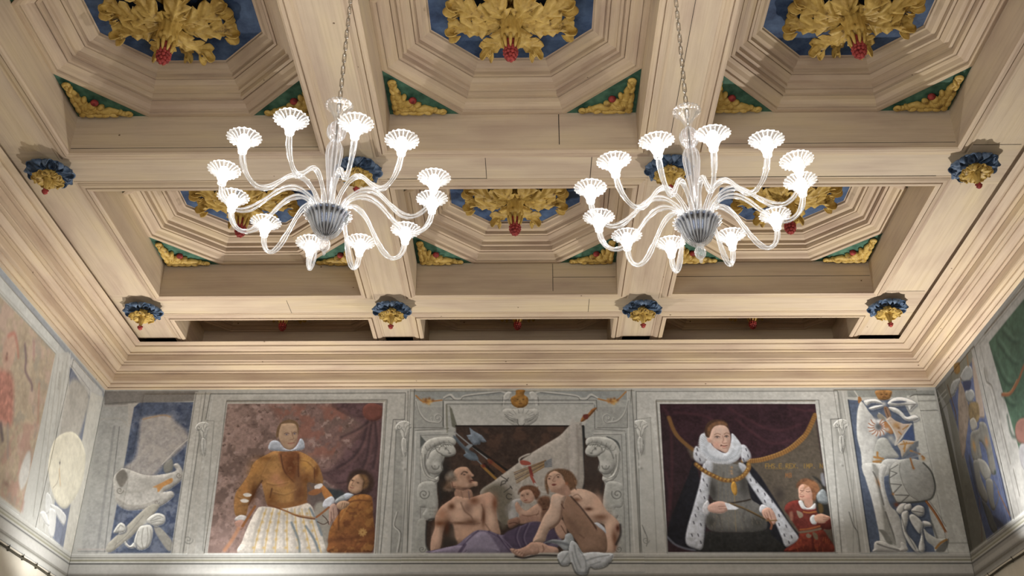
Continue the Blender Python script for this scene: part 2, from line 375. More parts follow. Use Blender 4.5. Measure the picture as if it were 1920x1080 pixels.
def rosette(loc, k, label):
    """carved leaf rosette hanging from its panel; z down is negative"""
    t = empty('ceiling_rosette', loc, label, 'carved rosette', 'gilded leaf rosettes in the coffers')
    def sc_(P): return [(r*k, h*k) for r, h in P]
    big = [(.04, -.07), (.10, -.11), (.20, -.12), (.30, -.09), (.37, -.065), (.405, -.085), (.40, -.115), (.375, -.115)]
    med = [(.04, -.09), (.09, -.14), (.17, -.15), (.25, -.115), (.31, -.09), (.345, -.11), (.335, -.14), (.31, -.135)]
    small = [(.05, -.02), (.15, -.05), (.26, -.045), (.36, -.03), (.39, -.05), (.38, -.075), (.36, -.07)]
    for a in (17, 163, 197, 343):
        leaf_mb(math.radians(a), sc_(big), .100*k, lobes=5).build('leaf', GOLD, t, smooth=True)
    for a in (62, 118, 242, 298):
        leaf_mb(math.radians(a), sc_(med), .090*k, lobes=4).build('leaf', GOLD, t, smooth=True)
    for a in (90, 270, 0, 180):
        leaf_mb(math.radians(a), sc_(small), .055*k, lobes=4).build('leaf', GOLD, t, smooth=True)
    mb = MB(); mb.lathe([(.001, 0), (.06*k, 0), (.062*k, -.05*k), (.085*k, -.085*k), (.07*k, -.12*k), (.058*k, -.15*k), (.062*k, -.20*k), (.066*k, -.235*k), (.05*k, -.262*k), (.03*k, -.268*k), (.001, -.268*k)], 48, rib=12, amp=.07)
    for i in range(8):
        a = 2*PI*i/8; ca, sa = math.cos(a), math.sin(a)
        mb.tube([(ca*.050*k, sa*.050*k, -.24*k), (ca*.052*k, sa*.052*k, -.28*k), (ca*.043*k, sa*.043*k, -.32*k), (ca*.036*k, sa*.036*k, -.345*k)], [.012*k, .013*k, .010*k, .004*k], 6)
    mb.build('fluted_stem', GOLD, t, smooth=True)
    mb = MB(); mb.lathe([(.03*k, -.25*k), (.036*k, -.30*k), (.034*k, -.33*k)], 16)
    for zz, rr, nn in ((-.335, .031, 9), (-.357, .037, 10), (-.380, .036, 10), (-.402, .028, 8), (-.418, .015, 5)):
        for i in range(nn):
            a = 2*PI*(i+(zz*50 % 1))/nn; mb.ball((rr*k*math.cos(a), rr*k*math.sin(a), zz*k), (.0135*k,)*3, 8, 6)
    mb.ball((0, 0, -.375*k), (.032*k, .032*k, .05*k), 10, 8)
    mb.build('berry_cluster', RED, t, smooth=True)
    return t
def volute(cx, cy, r, a0, turns, sgn, z=0, n=22, r1=.15):
    return [(cx+r*(1-(1-r1)*i/n)*math.cos(a0+sgn*turns*2*PI*i/n), cy+r*(1-(1-r1)*i/n)*math.sin(a0+sgn*turns*2*PI*i/n), z-.012*i/n) for i in range(n+1)]
def corner_carving(cx, cy, s1, s2, lx, ly, z, k, label):
    """scrolled leaf carving in a triangular corner panel; corner at (cx,cy), legs run to -s1, -s2"""
    t = empty('corner_carving', (cx, cy, z), label, 'carved ornament', 'scroll carvings in the corners of the coffers')
    sx, sy = lx/.498, ly/.473
    def Q(P): return [(-s1*p[0]*sx, -s2*p[1]*sy, p[2] if len(p) > 2 else -.012) for p in P]
    mb = MB()
    # long leaf along the wide leg, ending in a volute
    mb.tube(Q([(*p[:2], -.016) for p in cr([(.07, .10), (.12, .085), (.17, .10), (.22, .075), (.27, .085), (.32, .055), (.355, .045)], 4)]+[(x, y, zz) for x, y, zz in volute(.372, .052, .024, -1.9, .95, 1, -.016)]), [.034]*8+[.030]*8+[.022]*9+[.015]*23, 8, up=(0, 0, 1), flat=.8)
    mb.tube(Q([(*p[:2], -.016) for p in cr([(.10, .07), (.085, .12), (.10, .17), (.07, .22), (.075, .27), (.05, .31), (.045, .34)], 4)]+[(x, y, zz) for x, y, zz in volute(.05, .355, .022, -.2, .95, 1, -.016)]), [.034]*8+[.030]*8+[.022]*9+[.015]*23, 8, up=(0, 0, 1), flat=.8)
    for (x, y, rx, ry, ro) in [(.055, .055, .030, .02, .8), (.10, .045, .034, .018, .1), (.045, .10, .034, .018, 1.5), (.15, .045, .036, .016, -.2), (.045, .15, .036, .016, 1.75), (.20, .042, .034, .014, .25), (.042, .20, .034, .014, 1.3),
                               (.13, .125, .030, .022, .8), (.165, .085, .03, .016, 1.0), (.085, .165, .03, .016, .5), (.25, .045, .03, .014, -.3), (.045, .25, .03, .014, 1.9), (.19, .115, .024, .014, .3), (.11, .19, .024, .014, 1.2), (.29, .06, .026, .011, .6), (.06, .29, .026, .011, 1.0)]:
        mb.ball(Q([(x*1.08, y*1.08, -.020)])[0], (rx*sx*1.28, ry*sy*1.35, .026), 12, 8, rot=ro*s1*s2)
    for i in range(5):
        a = .1+i*.35; mb.tube(Q([(.085, .085, -.03), (.085+.05*math.cos(a), .085+.05*math.sin(a), -.036), (.085+.085*math.cos(a), .085+.085*math.sin(a), -.022)]), [.007, .014, .005], 7)
    mb.build('scroll_leaves', GOLD, t, smooth=True)
    mb = MB(); mb.ball(Q([(.175, .165, -.014)])[0], (.027, .024, .024), 14, 10, bump=.12)
    mb.build('bud', RED, t, smooth=True)
    return t
def boss(loc, label):
    t = empty('beam_boss', loc, label, 'carved boss', 'blue and gold flower bosses on the beams')
    P1 = [(.03, -.040), (.065, -.052), (.105, -.052), (.138, -.046), (.152, -.058), (.146, -.072)]
    for i in range(6):
        a = 2*PI*(i+.5)/6; g = leaf_grid(P1, .082, lobes=1.5, cup=-.20, n=18, m=11, depth=.10, ripple=.03)
        ca, sa = math.cos(a), math.sin(a); mb = MB(); mb.grid([[(x*ca-y*sa, x*sa+y*ca, z) for x, y, z in r] for r in g], .006); mb.build('blue_petal', PETAL, t, smooth=True)
    P2 = [(.02, -.100), (.045, -.118), (.068, -.122), (.088, -.112), (.098, -.116), (.096, -.126)]
    for i in range(6):
        a = 2*PI*i/6; g = leaf_grid(P2, .052, lobes=1.5, cup=-.16, n=14, m=11, depth=.10, ripple=.02)
        ca, sa = math.cos(a), math.sin(a); mb = MB(); mb.grid([[(x*ca-y*sa, x*sa+y*ca, z) for x, y, z in r] for r in g], .006); mb.build('gold_petal', GOLD, t, smooth=True)
    mb = MB(); mb.lathe([(.05, 0), (.055, -.012), (.042, -.03), (.03, -.07), (.034, -.11), (.026, -.14), (.017, -.175), (.011, -.205), (.001, -.206)], 24, rib=6, amp=.10); mb.build('stem', GOLD, t, smooth=True)
    mb = MB(); mb.ball((0, 0, -.222), (.018, .018, .019), 12, 8, bump=.25)
    for i in range(4):
        a = PI/2*i; mb.ball((.016*math.cos(a), .016*math.sin(a), -.212), (.010, .010, .009), 8, 6)
    mb.build('red_bud', RED, t, smooth=True)
    return t
side = ['left', 'middle', 'right']
rowname = {1: 'in the row nearest the viewer', 2: 'in the second row, between the two cross beams', 3: 'in the narrow row against the far cornice'}
for ci, (x0, x1) in enumerate(COLS):
    for ri, (y0, y1) in ((1, ROWS[1]), (2, ROWS[2]), (3, Y3)):
        lab = {1: 'deep octagonal wooden coffer with blue centre panel, %s one of the row nearest the viewer' % side[ci],
               2: 'octagonal wooden coffer with blue panel between the two cross beams, %s column' % side[ci],
               3: 'shallow half-hidden coffer behind the far cornice edge, %s column' % side[ci]}[ri]
        t, cx, cy, a, bb, ca, cb = coffer(x0+.001, x1-.001, y0+.001, y1-.001, lab, 1.0 if ri < 3 else .6)
        k = 1.0 if ri < 3 else .5
        zp = ZOCT+(.228 if ri < 3 else .228*.6)-.001
        if ri < 3: rosette((cx, cy, zp), 1.0, 'gold acanthus rosette with hanging red berries in the %s coffer %s' % (side[ci], {1: 'nearest the viewer', 2: 'of the second row'}[ri]))
        else: rosette((cx, cy, zp), .78, 'small gold rosette, red tip showing behind the far cross beam, %s column' % side[ci])
        if ri == 3: continue
        for s1, s2 in ((-1, 1), (1, 1), (-1, -1), (1, -1)):
            if s2 < 0 and ri == 1: continue
            corner_carving(cx+s1*a, cy+s2*bb, s1, s2, ca, cb, ZOCT+.010, 1,
                'gold scroll carving on green, %s %s corner of %s coffer %s' % ('far' if s2 > 0 else 'near', 'left' if s1 < 0 else 'right', side[ci], {1: 'nearest viewer', 2: 'in second row'}[ri]))
bn = ['beside the left cornice', 'at the left inner beam', 'at the right inner beam', 'beside the right cornice']
for y, rn in ((6.10, 'near cross beam'), (8.17, 'far cross beam')):
    for i, x in enumerate((-3.36, -1.19, .98, 3.09)):
        boss((x, y, ZW), 'blue and gold flower boss on the %s, %s' % (rn, bn[i]))
# ------------------------------------------------------------------ cornices
CP = [(-.03, 4.084), (.0, 4.084), (.034, 4.085), (.034, 4.092), (.028, 4.097), (.040, 4.099), (.066, 4.108), (.068, 4.120), (.064, 4.124), (.098, 4.126), (.102, 4.136), (.104, 4.200), (.098, 4.206), (.128, 4.206),
      (.130, 4.214), (.124, 4.220), (.140, 4.220), (.164, 4.232), (.184, 4.246), (.186, 4.254), (.180, 4.259), (.214, 4.258), (.218, 4.266), (.212, 4.271), (.252, 4.270), (.256, 4.322), (.250, 4.328), (.284, 4.328), (.286, 4.338), (.280, 4.343),
      (.300, 4.343), (.322, 4.350), (.348, 4.362), (.350, 4.370), (.344, 4.375), (.366, 4.374), (.392, 4.380), (.408, 4.386), (.404, 4.388), (.0, 4.388)]
Y0 = -2.5
def corn(pf, name):
    b = MB(); b.prof([pf(0, d, z+H) for d, z in CP], [pf(1, d, z+H) for d, z in CP]); return S(name, b, WOOD2)
corn(lambda e, d, z: ((XL+d, YD-d, z) if e == 0 else (XR-d, YD-d, z)), tr())
corn(lambda e, d, z: ((XL+d, Y0, z) if e == 0 else (XL+d, YD-d, z)), tr())
corn(lambda e, d, z: ((XR-d, Y0, z) if e == 0 else (XR-d, YD-d, z)), tr())
# ------------------------------------------------------------------ plain shell below the frieze
ZF = 2.28+H
b = MB(); b.box(XL-.1, XR+.1, YD, YD+.2, 0, ZF); S('wall_far_lower', b, PLASTER)
b = MB(); b.box(XL-.2, XL, Y0, YD+.2, 0, 2.10+H); S('wall_left_lower', b, PLASTER)
b = MB(); b.box(XR, XR+.2, Y0, YD+.2, 0, 2.10+H); S('wall_right_lower', b, PLASTER)
b = MB(); b.box(XL-.2, XR+.2, Y0-.2, Y0, 0, ZT+H+.3); S('wall_near', b, PLASTER)
b = MB(); b.box(XL-.2, XR+.2, Y0-.2, YD+.2, -.1, 0); S('floor', b, FLOORM)
# ceiling continues over the viewer
b = MB(); b.box(-3.72, 3.5, Y0, 1.8, ZW, ZW+.05); S(tr(), b)
# ------------------------------------------------------------------ chandeliers
def chandelier(X, Y, zh, arms, label, R=.51):
    """zh: height of the hub rim above the eye"""
    t = empty('chandelier', (X, Y, H+zh), label, 'chandelier', 'glass chandeliers hanging from the beams')
    b = MB(); b.lathe([(.012, -.125), (.030, -.118), (.055, -.095), (.070, -.065), (.080, -.035), (.092, -.012), (.110, 0), (.107, .004), (.090, -.006), (.076, -.033), (.066, -.063), (.050, -.09), (.02, -.108)], 144, rib=24, amp=.045)
    b.build('bowl', BOWLG, t, smooth=True)
    b = MB(); b.lathe([(.010, -.105), (.040, -.085), (.056, -.058), (.066, -.03), (.080, -.010), (.098, .001), (.092, .008), (.05, .012), (.020, .035), (.001, .035)], 96, rib=24, amp=.03)
    b.build('silvered_cup', SILVER, t, smooth=True)
    b = MB(); b.lathe([(.001, -.128), (.012, -.13), (.022, -.143), (.026, -.160), (.022, -.178), (.012, -.192), (.006, -.197), (.008, -.205), (.004, -.214), (.001, -.216)], 48, rib=12, amp=.05)
    b.build('drop_finial', BOWLG, t, smooth=True)
    b = MB(); b.lathe([(.013, .02), (.014, .07), (.017, .13), (.024, .21), (.034, .29), (.040, .345), (.038, .38), (.028, .41), (.014, .425), (.001, .426)], 60, rib=12, amp=.07)
    b.build('column', GLASS2, t, smooth=True)
    b = MB(); b.lathe([(.008, .426), (.026, .433), (.040, .454), (.046, .48), (.042, .504), (.030, .522), (.018, .530), (.016, .538), (.001, .538)], 60, rib=14, amp=.06)
    b.build('glass_ball', GLASS2, t, smooth=True)
    b = MB(); b.lathe([(.012, .535), (.017, .547), (.020, .562), (.030, .588), (.042, .610), (.056, .628), (.068, .637), (.069, .640), (.055, .634), (.040, .614), (.027, .590), (.014, .567)], 60, rib=20, amp=.04)
    b.build('crown_cup', CUPG, t, smooth=True)
    # chain of links up to the beam
    top = ZB-zh
    b = MB(); z = .56; i = 0; ll = .052
    b.tube([(0, 0, .0), (0, 0, .565)], .005, 8)
    while z+ll < top:
        P = []
        for k in range(17):
            a = 2*PI*k/16; x = .0085*math.cos(a); zz = math.sin(a)*.0085+(ll/2-.006 if math.sin(a) > 0 else -(ll/2-.006)) ; q = (x, 0, z+ll/2+zz) if i % 2 else (0, x, z+ll/2+zz); P.append(q)
        b.tube(P, .0028, 6, caps=False); z += ll-.012; i += 1
    b.tube([(0, 0, z), (0, 0, top)], .004, 8); b.lathe([(.001, top-.03), (.02, top-.025), (.035, top-.004), (.036, top)], 20)
    b.build('chain', STEEL, t, smooth=True)
    prof = cr([(.045, -.004), (.060, .035), (.090, .085), (.140, .122), (.195, .125), (.245, .095), (.30, .035), (.355, -.018), (.41, -.035), (.46, -.010), (.492, .04), (.504, .095)], 5)
    lp = R/.51
    # first arm is built, the rest are copies turned about the hub
    ab = MB(); ab.tube([(p[0]*lp, 0, p[1]) for p in prof], [.0115+.002*math.sin(i*.4) for i in range(len(prof))], 18, rib=6, amp=.10, twist=.12)
    cup = MB(); cr_ = .504*lp
    cup.lathe([(.008, .085), (.018, .09), (.020, .10), (.017, .107), (.021, .113), (.027, .128), (.036, .145), (.050, .160), (.066, .168), (.074, .170), (.075, .173), (.066, .172), (.050, .165), (.034, .150), (.024, .133), (.016, .118)], 100, (cr_, 0, 0), rib=20, amp=.045)
    bulb = MB(); bulb.ball((cr_, 0, .152), (.026, .026, .036), 16, 10)
    arm0 = cup0 = None
    for a, dl in arms:
        if arm0 is None:
            arm0 = ab.build('arm', GLASS, t, smooth=True); cup0 = cup.build('cup', CUPG, arm0, smooth=True); bulb0 = bulb.build('bulb', BULB, arm0, smooth=True); A = arm0
        else:
            A = arm0.copy(); C.objects.link(A); A.parent = t
            for ch in (cup0, bulb0):
                c = ch.copy(); C.objects.link(c); c.parent = A
        A.rotation_euler = (0, -dl, a)
        l = bpy.data.lights.new('bulb_light', 'POINT'); l.energy = BULB_W; l.color = (1, .97, .93); l.shadow_soft_size = .02
        o = bpy.data.objects.new('bulb_light', l); C.objects.link(o); o.parent = t; rr = math.cos(dl)*cr_-math.sin(dl)*.2; o.location = (rr*math.cos(a), rr*math.sin(a), math.sin(dl)*cr_+.205)
    return t

A1 = [(4.52, 0.017), (4.016, -0.025), (3.378, 0.015), (2.949, -0.005), (2.441, -0.005), (1.932, -0.062), (1.428, -0.025), (0.885, -0.02), (0.316, 0.04), (-0.122, -0.013), (-0.721, 0.025), (-1.19, 0.005)]
A2 = [(4.249, -0.098), (3.8, -0.093), (3.182, 0.017), (2.668, 0.01), (2.195, 0.01), (1.686, 0.027), (1.052, 0.04), (0.504, 0.035), (-0.12, 0.027), (-0.438, 0.052), (-1.052, -0.068), (-1.561, -0.11)]
chandelier(-.924, 4.117, 2.70, A1, 'twelve-arm clear glass chandelier on a chain, the left of the two', R=.497)
chandelier(.770, 4.117, 2.65, A2, 'twelve-arm clear glass chandelier on a chain, the right of the two', R=.492)
# ------------------------------------------------------------------ fresco painting: colours laid on the plaster, brush by brush
def ray(u, v): return F_*FPX+R_*(u-960)-U_*(v-540)
def vnoise(h, w_, cell, seed, oct=4):
    r = np.random.RandomState(seed); out = np.zeros((h, w_)); amp = 1; tot = 0
    for o in range(oct):
        gh, gw = int(h/cell)+3, int(w_/cell)+3; g = r.rand(gh, gw)
        y = np.arange(h)/cell; x = np.arange(w_)/cell; yi = y.astype(int); xi = x.astype(int); fy = (y-yi)[:, None]; fx = (x-xi)[None]
        fy = fy*fy*(3-2*fy); fx = fx*fx*(3-2*fx)
        a = g[yi][:, xi]*(1-fx)+g[yi][:, xi+1]*fx; b = g[yi+1][:, xi]*(1-fx)+g[yi+1][:, xi+1]*fx
        out += amp*(a*(1-fy)+b*fy); tot += amp; amp *= .55; cell = max(cell/2, 1)
    return out/tot*2-1
class Wall:
    """canvas on a wall plane: a = position along the wall, z = height relative to the eye"""
    def __init__(s, kind, a0, a1, z0, z1, cell, base):
        s.k = kind; s.a0, s.a1, s.z0, s.z1, s.c = a0, a1, z0, z1, cell
        s.W = int(round((a1-a0)/cell))+1; s.h = int(round((z1-z0)/cell))+1
        s.I = np.ones((s.h, s.W, 3))*np.array(base, float); s.fr = (0, 0, 1.0); s.M = None
        s.px = {'far': .0046}.get(kind, .0046)/cell
        s.nz = vnoise(s.h, s.W, 26, 5, 5); s.nf = vnoise(s.h, s.W, 5, 9, 3)
    def cv(s, a, z): return np.array([(a-s.a0)/s.c, (s.z1-z)/s.c])
    def P(s, pts):
        out = []
        for x, y in pts:
            d = ray(s.fr[0]+x/s.fr[2], s.fr[1]+y/s.fr[2])
            if s.k == 'far': q = d*(YD/d[1]); out.append(s.cv(q[0], q[2]))
            else: q = d*((XL if s.k == 'left' else XR)/d[0]); out.append(s.cv(q[1], q[2]))
        return np.array(out)
    def box(s, P, m):
        x0 = max(0, int(P[:, 0].min()-m)); x1 = min(s.W, int(P[:, 0].max()+m)+2); y0 = max(0, int(P[:, 1].min()-m)); y1 = min(s.h, int(P[:, 1].max()+m)+2)
        return x0, x1, y0, y1
    def dist(s, P, bx, closed=True):
        x0, x1, y0, y1 = bx; yy, xx = np.mgrid[y0:y1, x0:x1].astype(np.float32)
        best = np.full(xx.shape, 1e9, np.float32); nx = np.zeros_like(best); ny = np.zeros_like(best); ins = np.zeros(xx.shape, bool)
        n = len(P)
        for i in range(n if closed else n-1):
            a = P[i]; b = P[(i+1) % n]; d = b-a; L2 = d@d+1e-9
            t = np.clip(((xx-a[0])*d[0]+(yy-a[1])*d[1])/L2, 0, 1); ex = xx-(a[0]+t*d[0]); ey = yy-(a[1]+t*d[1]); q = ex*ex+ey*ey
            m = q < best; best[m] = q[m]; nx[m] = ex[m]; ny[m] = ey[m]
            if closed:
                c = ((a[1] > yy) != (b[1] > yy)); 
                with np.errstate(divide='ignore', invalid='ignore'): xc = d[0]*(yy-a[1])/(d[1] if d[1] else 1e-9)+a[0]
                ins ^= c & (xx < xc)
        dd = np.sqrt(best); return dd, nx/(dd+1e-6), ny/(dd+1e-6), ins
    def clip(s, pts=None):
        """keep the brush inside a picture field"""
        s.M = None
        if pts is None: return
        P = s.P(pts); bx = (0, s.W, 0, s.h); d, _, _, ins = s.dist(P, bx); s.M = np.clip(np.where(ins, d, -d)+.5, 0, 1)
    def put(s, bx, al, col):
        x0, x1, y0, y1 = bx
        if s.M is not None: al = al*s.M[y0:y1, x0:x1]
        r = s.I[y0:y1, x0:x1]; r += (col-r)*al[..., None]
    def poly(s, pts, col, soft=.8, sm=True, pil=0, pw=10, al=1, L=(-.45, -.89), tex=.06, grad=None):
        """filled shape. pil: modelling strength of the painted roundness. grad=(colour2, angle) fades across"""
        P = s.P(pts)
        if sm: P = np.array(cr(P, 5, True))
        so = soft*s.px; bx = s.box(P, so*2+1)
        if bx[1] <= bx[0] or bx[3] <= bx[2]: return
        d, nx, ny, ins = s.dist(P, bx); sd = np.where(ins, d, -d); a = np.clip(.5+sd/(2*so), 0, 1)*al
        C_ = np.ones(d.shape+(3,))*np.array(col, float); x0, x1, y0, y1 = bx
        if grad is not None:
            yy, xx = np.mgrid[y0:y1, x0:x1]; u = xx*math.cos(grad[1])+yy*math.sin(grad[1]); pu = P[:, 0]*math.cos(grad[1])+P[:, 1]*math.sin(grad[1])
            t = np.clip((u-pu.min())/(pu.max()-pu.min()+1e-6), 0, 1)[..., None]; C_ = C_*(1-t)+np.array(grad[0], float)*t
        if pil:
            w_ = pw*s.px; f = np.clip(1-d/w_, 0, 1)**1.3; lam = -(nx*L[0]+ny*L[1])
            C_ = C_*(1+(pil*lam*f)[..., None])-(pil*14*f)[..., None]
        if tex: C_ = C_*(1+tex*(s.nf+s.nz)[y0:y1, x0:x1][..., None])
        s.put(bx, a, np.clip(C_, 3, 250))
    def line(s, pts, w_, col, soft=.6, al=1, sm=True, taper=False):
        P = s.P(pts)
        if sm and len(P) > 2: P = np.array(cr(P, 5))
        hw = w_*s.px/2; so = soft*s.px; bx = s.box(P, hw+so+1)
        if bx[1] <= bx[0] or bx[3] <= bx[2]: return
        d, *_ = s.dist(P, bx, False); a = np.clip((hw-d)/(2*so)+.5, 0, 1)*al; s.put(bx, a, np.array(col, float))
    def blobs(s, L):
        for x, y, r, ry, c, a in L: s.blob(x, y, r*1.2, tuple(v+(v-150)*.18 for v in c), min(.97, a*2.0), ry*1.2)
    def blob(s, x, y, r, col, al=.5, ry=None, rot=0):
        c = s.P([(x, y)])[0]; rx = r/s.fr[2]*s.px; ry = (ry if ry else r)/s.fr[2]*s.px; m = max(rx, ry)*2
        bx = s.box(np.array([c]), m)
        if bx[1] <= bx[0] or bx[3] <= bx[2]: return
        yy, xx = np.mgrid[bx[2]:bx[3], bx[0]:bx[1]]; dx = xx-c[0]; dy = yy-c[1]; X = dx*math.cos(rot)+dy*math.sin(rot); Y = -dx*math.sin(rot)+dy*math.cos(rot)
        s.put(bx, al*np.exp(-1.1*((X/rx)**2+(Y/ry)**2)), np.array(col, float))
    def hl(s, z, a0, a1, w_, col, al=1):
        y = (s.z1-z)/s.c; hw = w_*.0046/s.c/2; x0 = max(0, int((a0-s.a0)/s.c)); x1 = min(s.W, int((a1-s.a0)/s.c)+1)
        for r in range(max(0, int(y-hw-2)), min(s.h, int(y+hw+3))):
            k = min(1, max(0, hw-abs(r-y)+.5))*al; s.I[r, x0:x1] += (np.array(col, float)-s.I[r, x0:x1])*k
    def mottle(s, pts, col, cell, thr, al, seed, sm=False, soft=2):
        P = s.P(pts); P = np.array(cr(P, 4, True)) if sm else P; bx = s.box(P, soft*2); x0, x1, y0, y1 = bx
        d, _, _, ins = s.dist(P, bx); e = np.clip(np.where(ins, d, -d)/(soft*s.px)+.2, 0, 1)
        n = vnoise(y1-y0, x1-x0, cell, seed, 4); s.put(bx, np.clip((n-thr)*4, 0, 1)*al*e, np.array(col, float))
    def text(s, t, x, y, h, w_, col, al=1, dirx=(1, 0), diry=(0, 1), gap=.35):
        G = {'F': [[(0, 1), (0, 0), (1, 0)], [(0, .5), (.8, .5)]], 'H': [[(0, 0), (0, 1)], [(1, 0), (1, 1)], [(0, .5), (1, .5)]], 'S': [[(1, .1), (.3, 0), (0, .25), (.9, .7), (.6, 1), (0, .9)]],
             'E': [[(1, 0), (0, 0), (0, 1), (1, 1)], [(0, .5), (.8, .5)]], 'R': [[(0, 1), (0, 0), (.8, .05), (.8, .45), (0, .5), (1, 1)]], 'X': [[(0, 0), (1, 1)], [(1, 0), (0, 1)]], 'I': [[(.5, 0), (.5, 1)]],
             'M': [[(0, 1), (.1, 0), (.5, .7), (.9, 0), (1, 1)]], 'P': [[(0, 1), (0, 0), (.9, .05), (.9, .5), (0, .55)]], 'N': [[(0, 1), (0, 0), (1, 1), (1, 0)]], 'V': [[(0, 0), (.5, 1), (1, 0)]], 'C': [[(1, .1), (.4, 0), (0, .5), (.4, 1), (1, .9)]],
             'B': [[(0, 0), (0, 1), (.8, .9), (.7, .5), (0, .5), (.7, .4), (.7, 0), (0, 0)]], '.': [[(.4, .95), (.6, 1)]], 'A': [[(0, 1), (.5, 0), (1, 1)], [(.2, .65), (.8, .65)]], ' ': []}
        cx = 0
        for ch in t:
            for st in G[ch]:
                s.line([(x+(cx+px*h*.6)*dirx[0]+py*h*diry[0], y+(cx+px*h*.6)*dirx[1]+py*h*diry[1]) for px, py in st], w_, col, .5, al, sm=False)
            cx += h*(.6+gap)
    def col(s): 
        I = s.I.mean(2, keepdims=True)*.2+s.I*.8; c = np.clip(I/255, 0, 1); c = np.where(c <= .04045, c/12.92, ((c+.055)/1.055)**2.4); return np.clip(c*np.array([.95, 1, 1.12]), 0, .95)
    def sheet(s, name, a0, a1, z0, z1, cell, off, mat, thick=0):
        """a painted plaster surface of the wall (or a panel standing proud of it by off)"""
        na = int(round((a1-a0)/cell))+1; nz = int(round((z1-z0)/cell))+1
        A = np.linspace(a0, a1, na); Z = np.linspace(z1, z0, nz); AA, ZZ = np.meshgrid(A, Z)
        ci = s.col(); x = np.clip((AA-s.a0)/s.c, 0, s.W-1.001); y = np.clip((s.z1-ZZ)/s.c, 0, s.h-1.001); xi = x.astype(int); yi = y.astype(int); fx = (x-xi)[..., None]; fy = (y-yi)[..., None]
        Cc = (ci[yi, xi]*(1-fx)+ci[yi, xi+1]*fx)*(1-fy)+(ci[yi+1, xi]*(1-fx)+ci[yi+1, xi+1]*fx)*fy
        if s.k == 'far': V = np.stack([AA, np.full_like(AA, YD-off), ZZ+H], -1)
        elif s.k == 'left': V = np.stack([np.full_like(AA, XL+off), AA, ZZ+H], -1)
        else: V = np.stack([np.full_like(AA, XR-off), AA, ZZ+H], -1)
        V = V.reshape(-1, 3); idx = np.arange(na*nz).reshape(nz, na)
        Q = np.stack([idx[:-1, :-1], idx[1:, :-1], idx[1:, 1:], idx[:-1, 1:]], -1).reshape(-1, 4)
        if s.k == 'left': pass
        Cc = np.concatenate([Cc.reshape(-1, 3), np.ones((na*nz, 1))], 1)
        if thick:   # edges and back, so that it is a slab and not a sheet
            b = len(V); back = V.copy()
            ax = {'far': 1, 'left': 0, 'right': 0}[s.k]; back[:, ax] += thick*(1 if s.k in ('far', 'right') else -1)
            V = np.concatenate([V, back]); Cc = np.concatenate([Cc, Cc*np.array([.8, .8, .8, 1])])
            ed = list(idx[0, :])+list(idx[1:, -1])+list(idx[-1, -2::-1])+list(idx[-2:0:-1, 0]); ed = np.array(ed); nx = np.roll(ed, -1)
            Q = np.concatenate([Q, np.stack([ed, nx, nx+b, ed+b], 1)])
        o = mobj(name, V, Q, mat, None, col=Cc)
        return o
# palette
ST = (172, 170, 158); STL = (192, 190, 178); STD = (128, 127, 116); LN = (84, 84, 76); SKY = (74, 88, 112)
FL = (190, 148, 118); FLD = (120, 82, 60); FLL = (214, 178, 148)
# ------------------------------------------------------------------ far wall
Wf = Wall('far', XL, XR, 2.27, 4.10, .004, ST)
W = Wf
W.I *= (1+.05*W.nz)[..., None]
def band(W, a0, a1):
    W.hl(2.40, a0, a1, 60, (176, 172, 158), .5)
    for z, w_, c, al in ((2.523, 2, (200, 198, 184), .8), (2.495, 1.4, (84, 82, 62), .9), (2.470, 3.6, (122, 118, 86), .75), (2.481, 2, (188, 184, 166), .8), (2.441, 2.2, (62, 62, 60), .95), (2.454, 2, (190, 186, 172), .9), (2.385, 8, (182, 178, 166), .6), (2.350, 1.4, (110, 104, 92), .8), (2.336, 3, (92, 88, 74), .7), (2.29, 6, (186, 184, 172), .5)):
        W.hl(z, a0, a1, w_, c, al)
def vln(x0, y0, x1, y1, w_, c, al=1): W.line([(x0, y0), (x1, y1)], w_, c, .5, al, sm=False)
def rectline(pts, w_, c, al=1, close=False): W.line(pts+([pts[0]] if close else []), w_, c, .5, al, sm=False)
# corner pilasters
W.fr = (0, 0, 1)
W.poly([(150, 1040), (196, 735), (262, 735), (240, 775), (205, 1040)], (164, 162, 152), 1, False)
W.poly([(196, 733), (372, 733), (370, 752), (262, 757), (196, 760)], (128, 122, 112), 1, False)
W.line([(190, 762), (240, 760), (262, 757)], 2, (168, 160, 148)); W.line([(186, 786), (225, 785), (240, 800)], 2, (170, 164, 150)); W.line([(196, 757), (255, 753)], 1, LN)
W.poly([(240, 757), (262, 755), (252, 785), (240, 800)], (176, 170, 156), 1, False)
vln(224, 800, 196, 1035, 1.5, (110, 110, 104)); vln(214, 800, 182, 1035, 5, (128, 128, 122), .5)
W.line([(146, 1030), (200, 1030)], 2, (176, 160, 146), al=.8); W.line([(146, 1034), (200, 1034)], 1.2, LN, al=.6)
# ---- left trophy niche (T1 frame)
W.fr = (180, 730, 3.374)
W.poly([(272, 85), (625, 82), (480, 1038), (75, 1042), (195, 380), (240, 115)], (78, 88, 108), 1, False, tex=.16)
W.mottle([(272, 85), (625, 82), (480, 1038), (75, 1042), (240, 115)], (118, 124, 138), 22, .1, .6, 3)
W.mottle([(272, 85), (625, 82), (480, 1038), (75, 1042), (240, 115)], (52, 62, 88), 16, .2, .7, 4)
W.poly([(285, 200), (340, 170), (470, 165), (490, 190), (590, 310), (440, 470), (330, 560), (180, 500), (245, 440), (270, 330)], (158, 151, 142), 4.5, True, .1, 12, tex=.1)
W.mottle([(285, 200), (470, 165), (590, 310), (440, 470), (330, 560), (245, 440)], (176, 166, 152), 14, .0, .55, 8)
W.line([(300, 190), (420, 165), (470, 175)], 3, (176, 134, 84), 1.5, .7); W.line([(590, 312), (510, 380), (420, 475)], 2, (188, 182, 168))
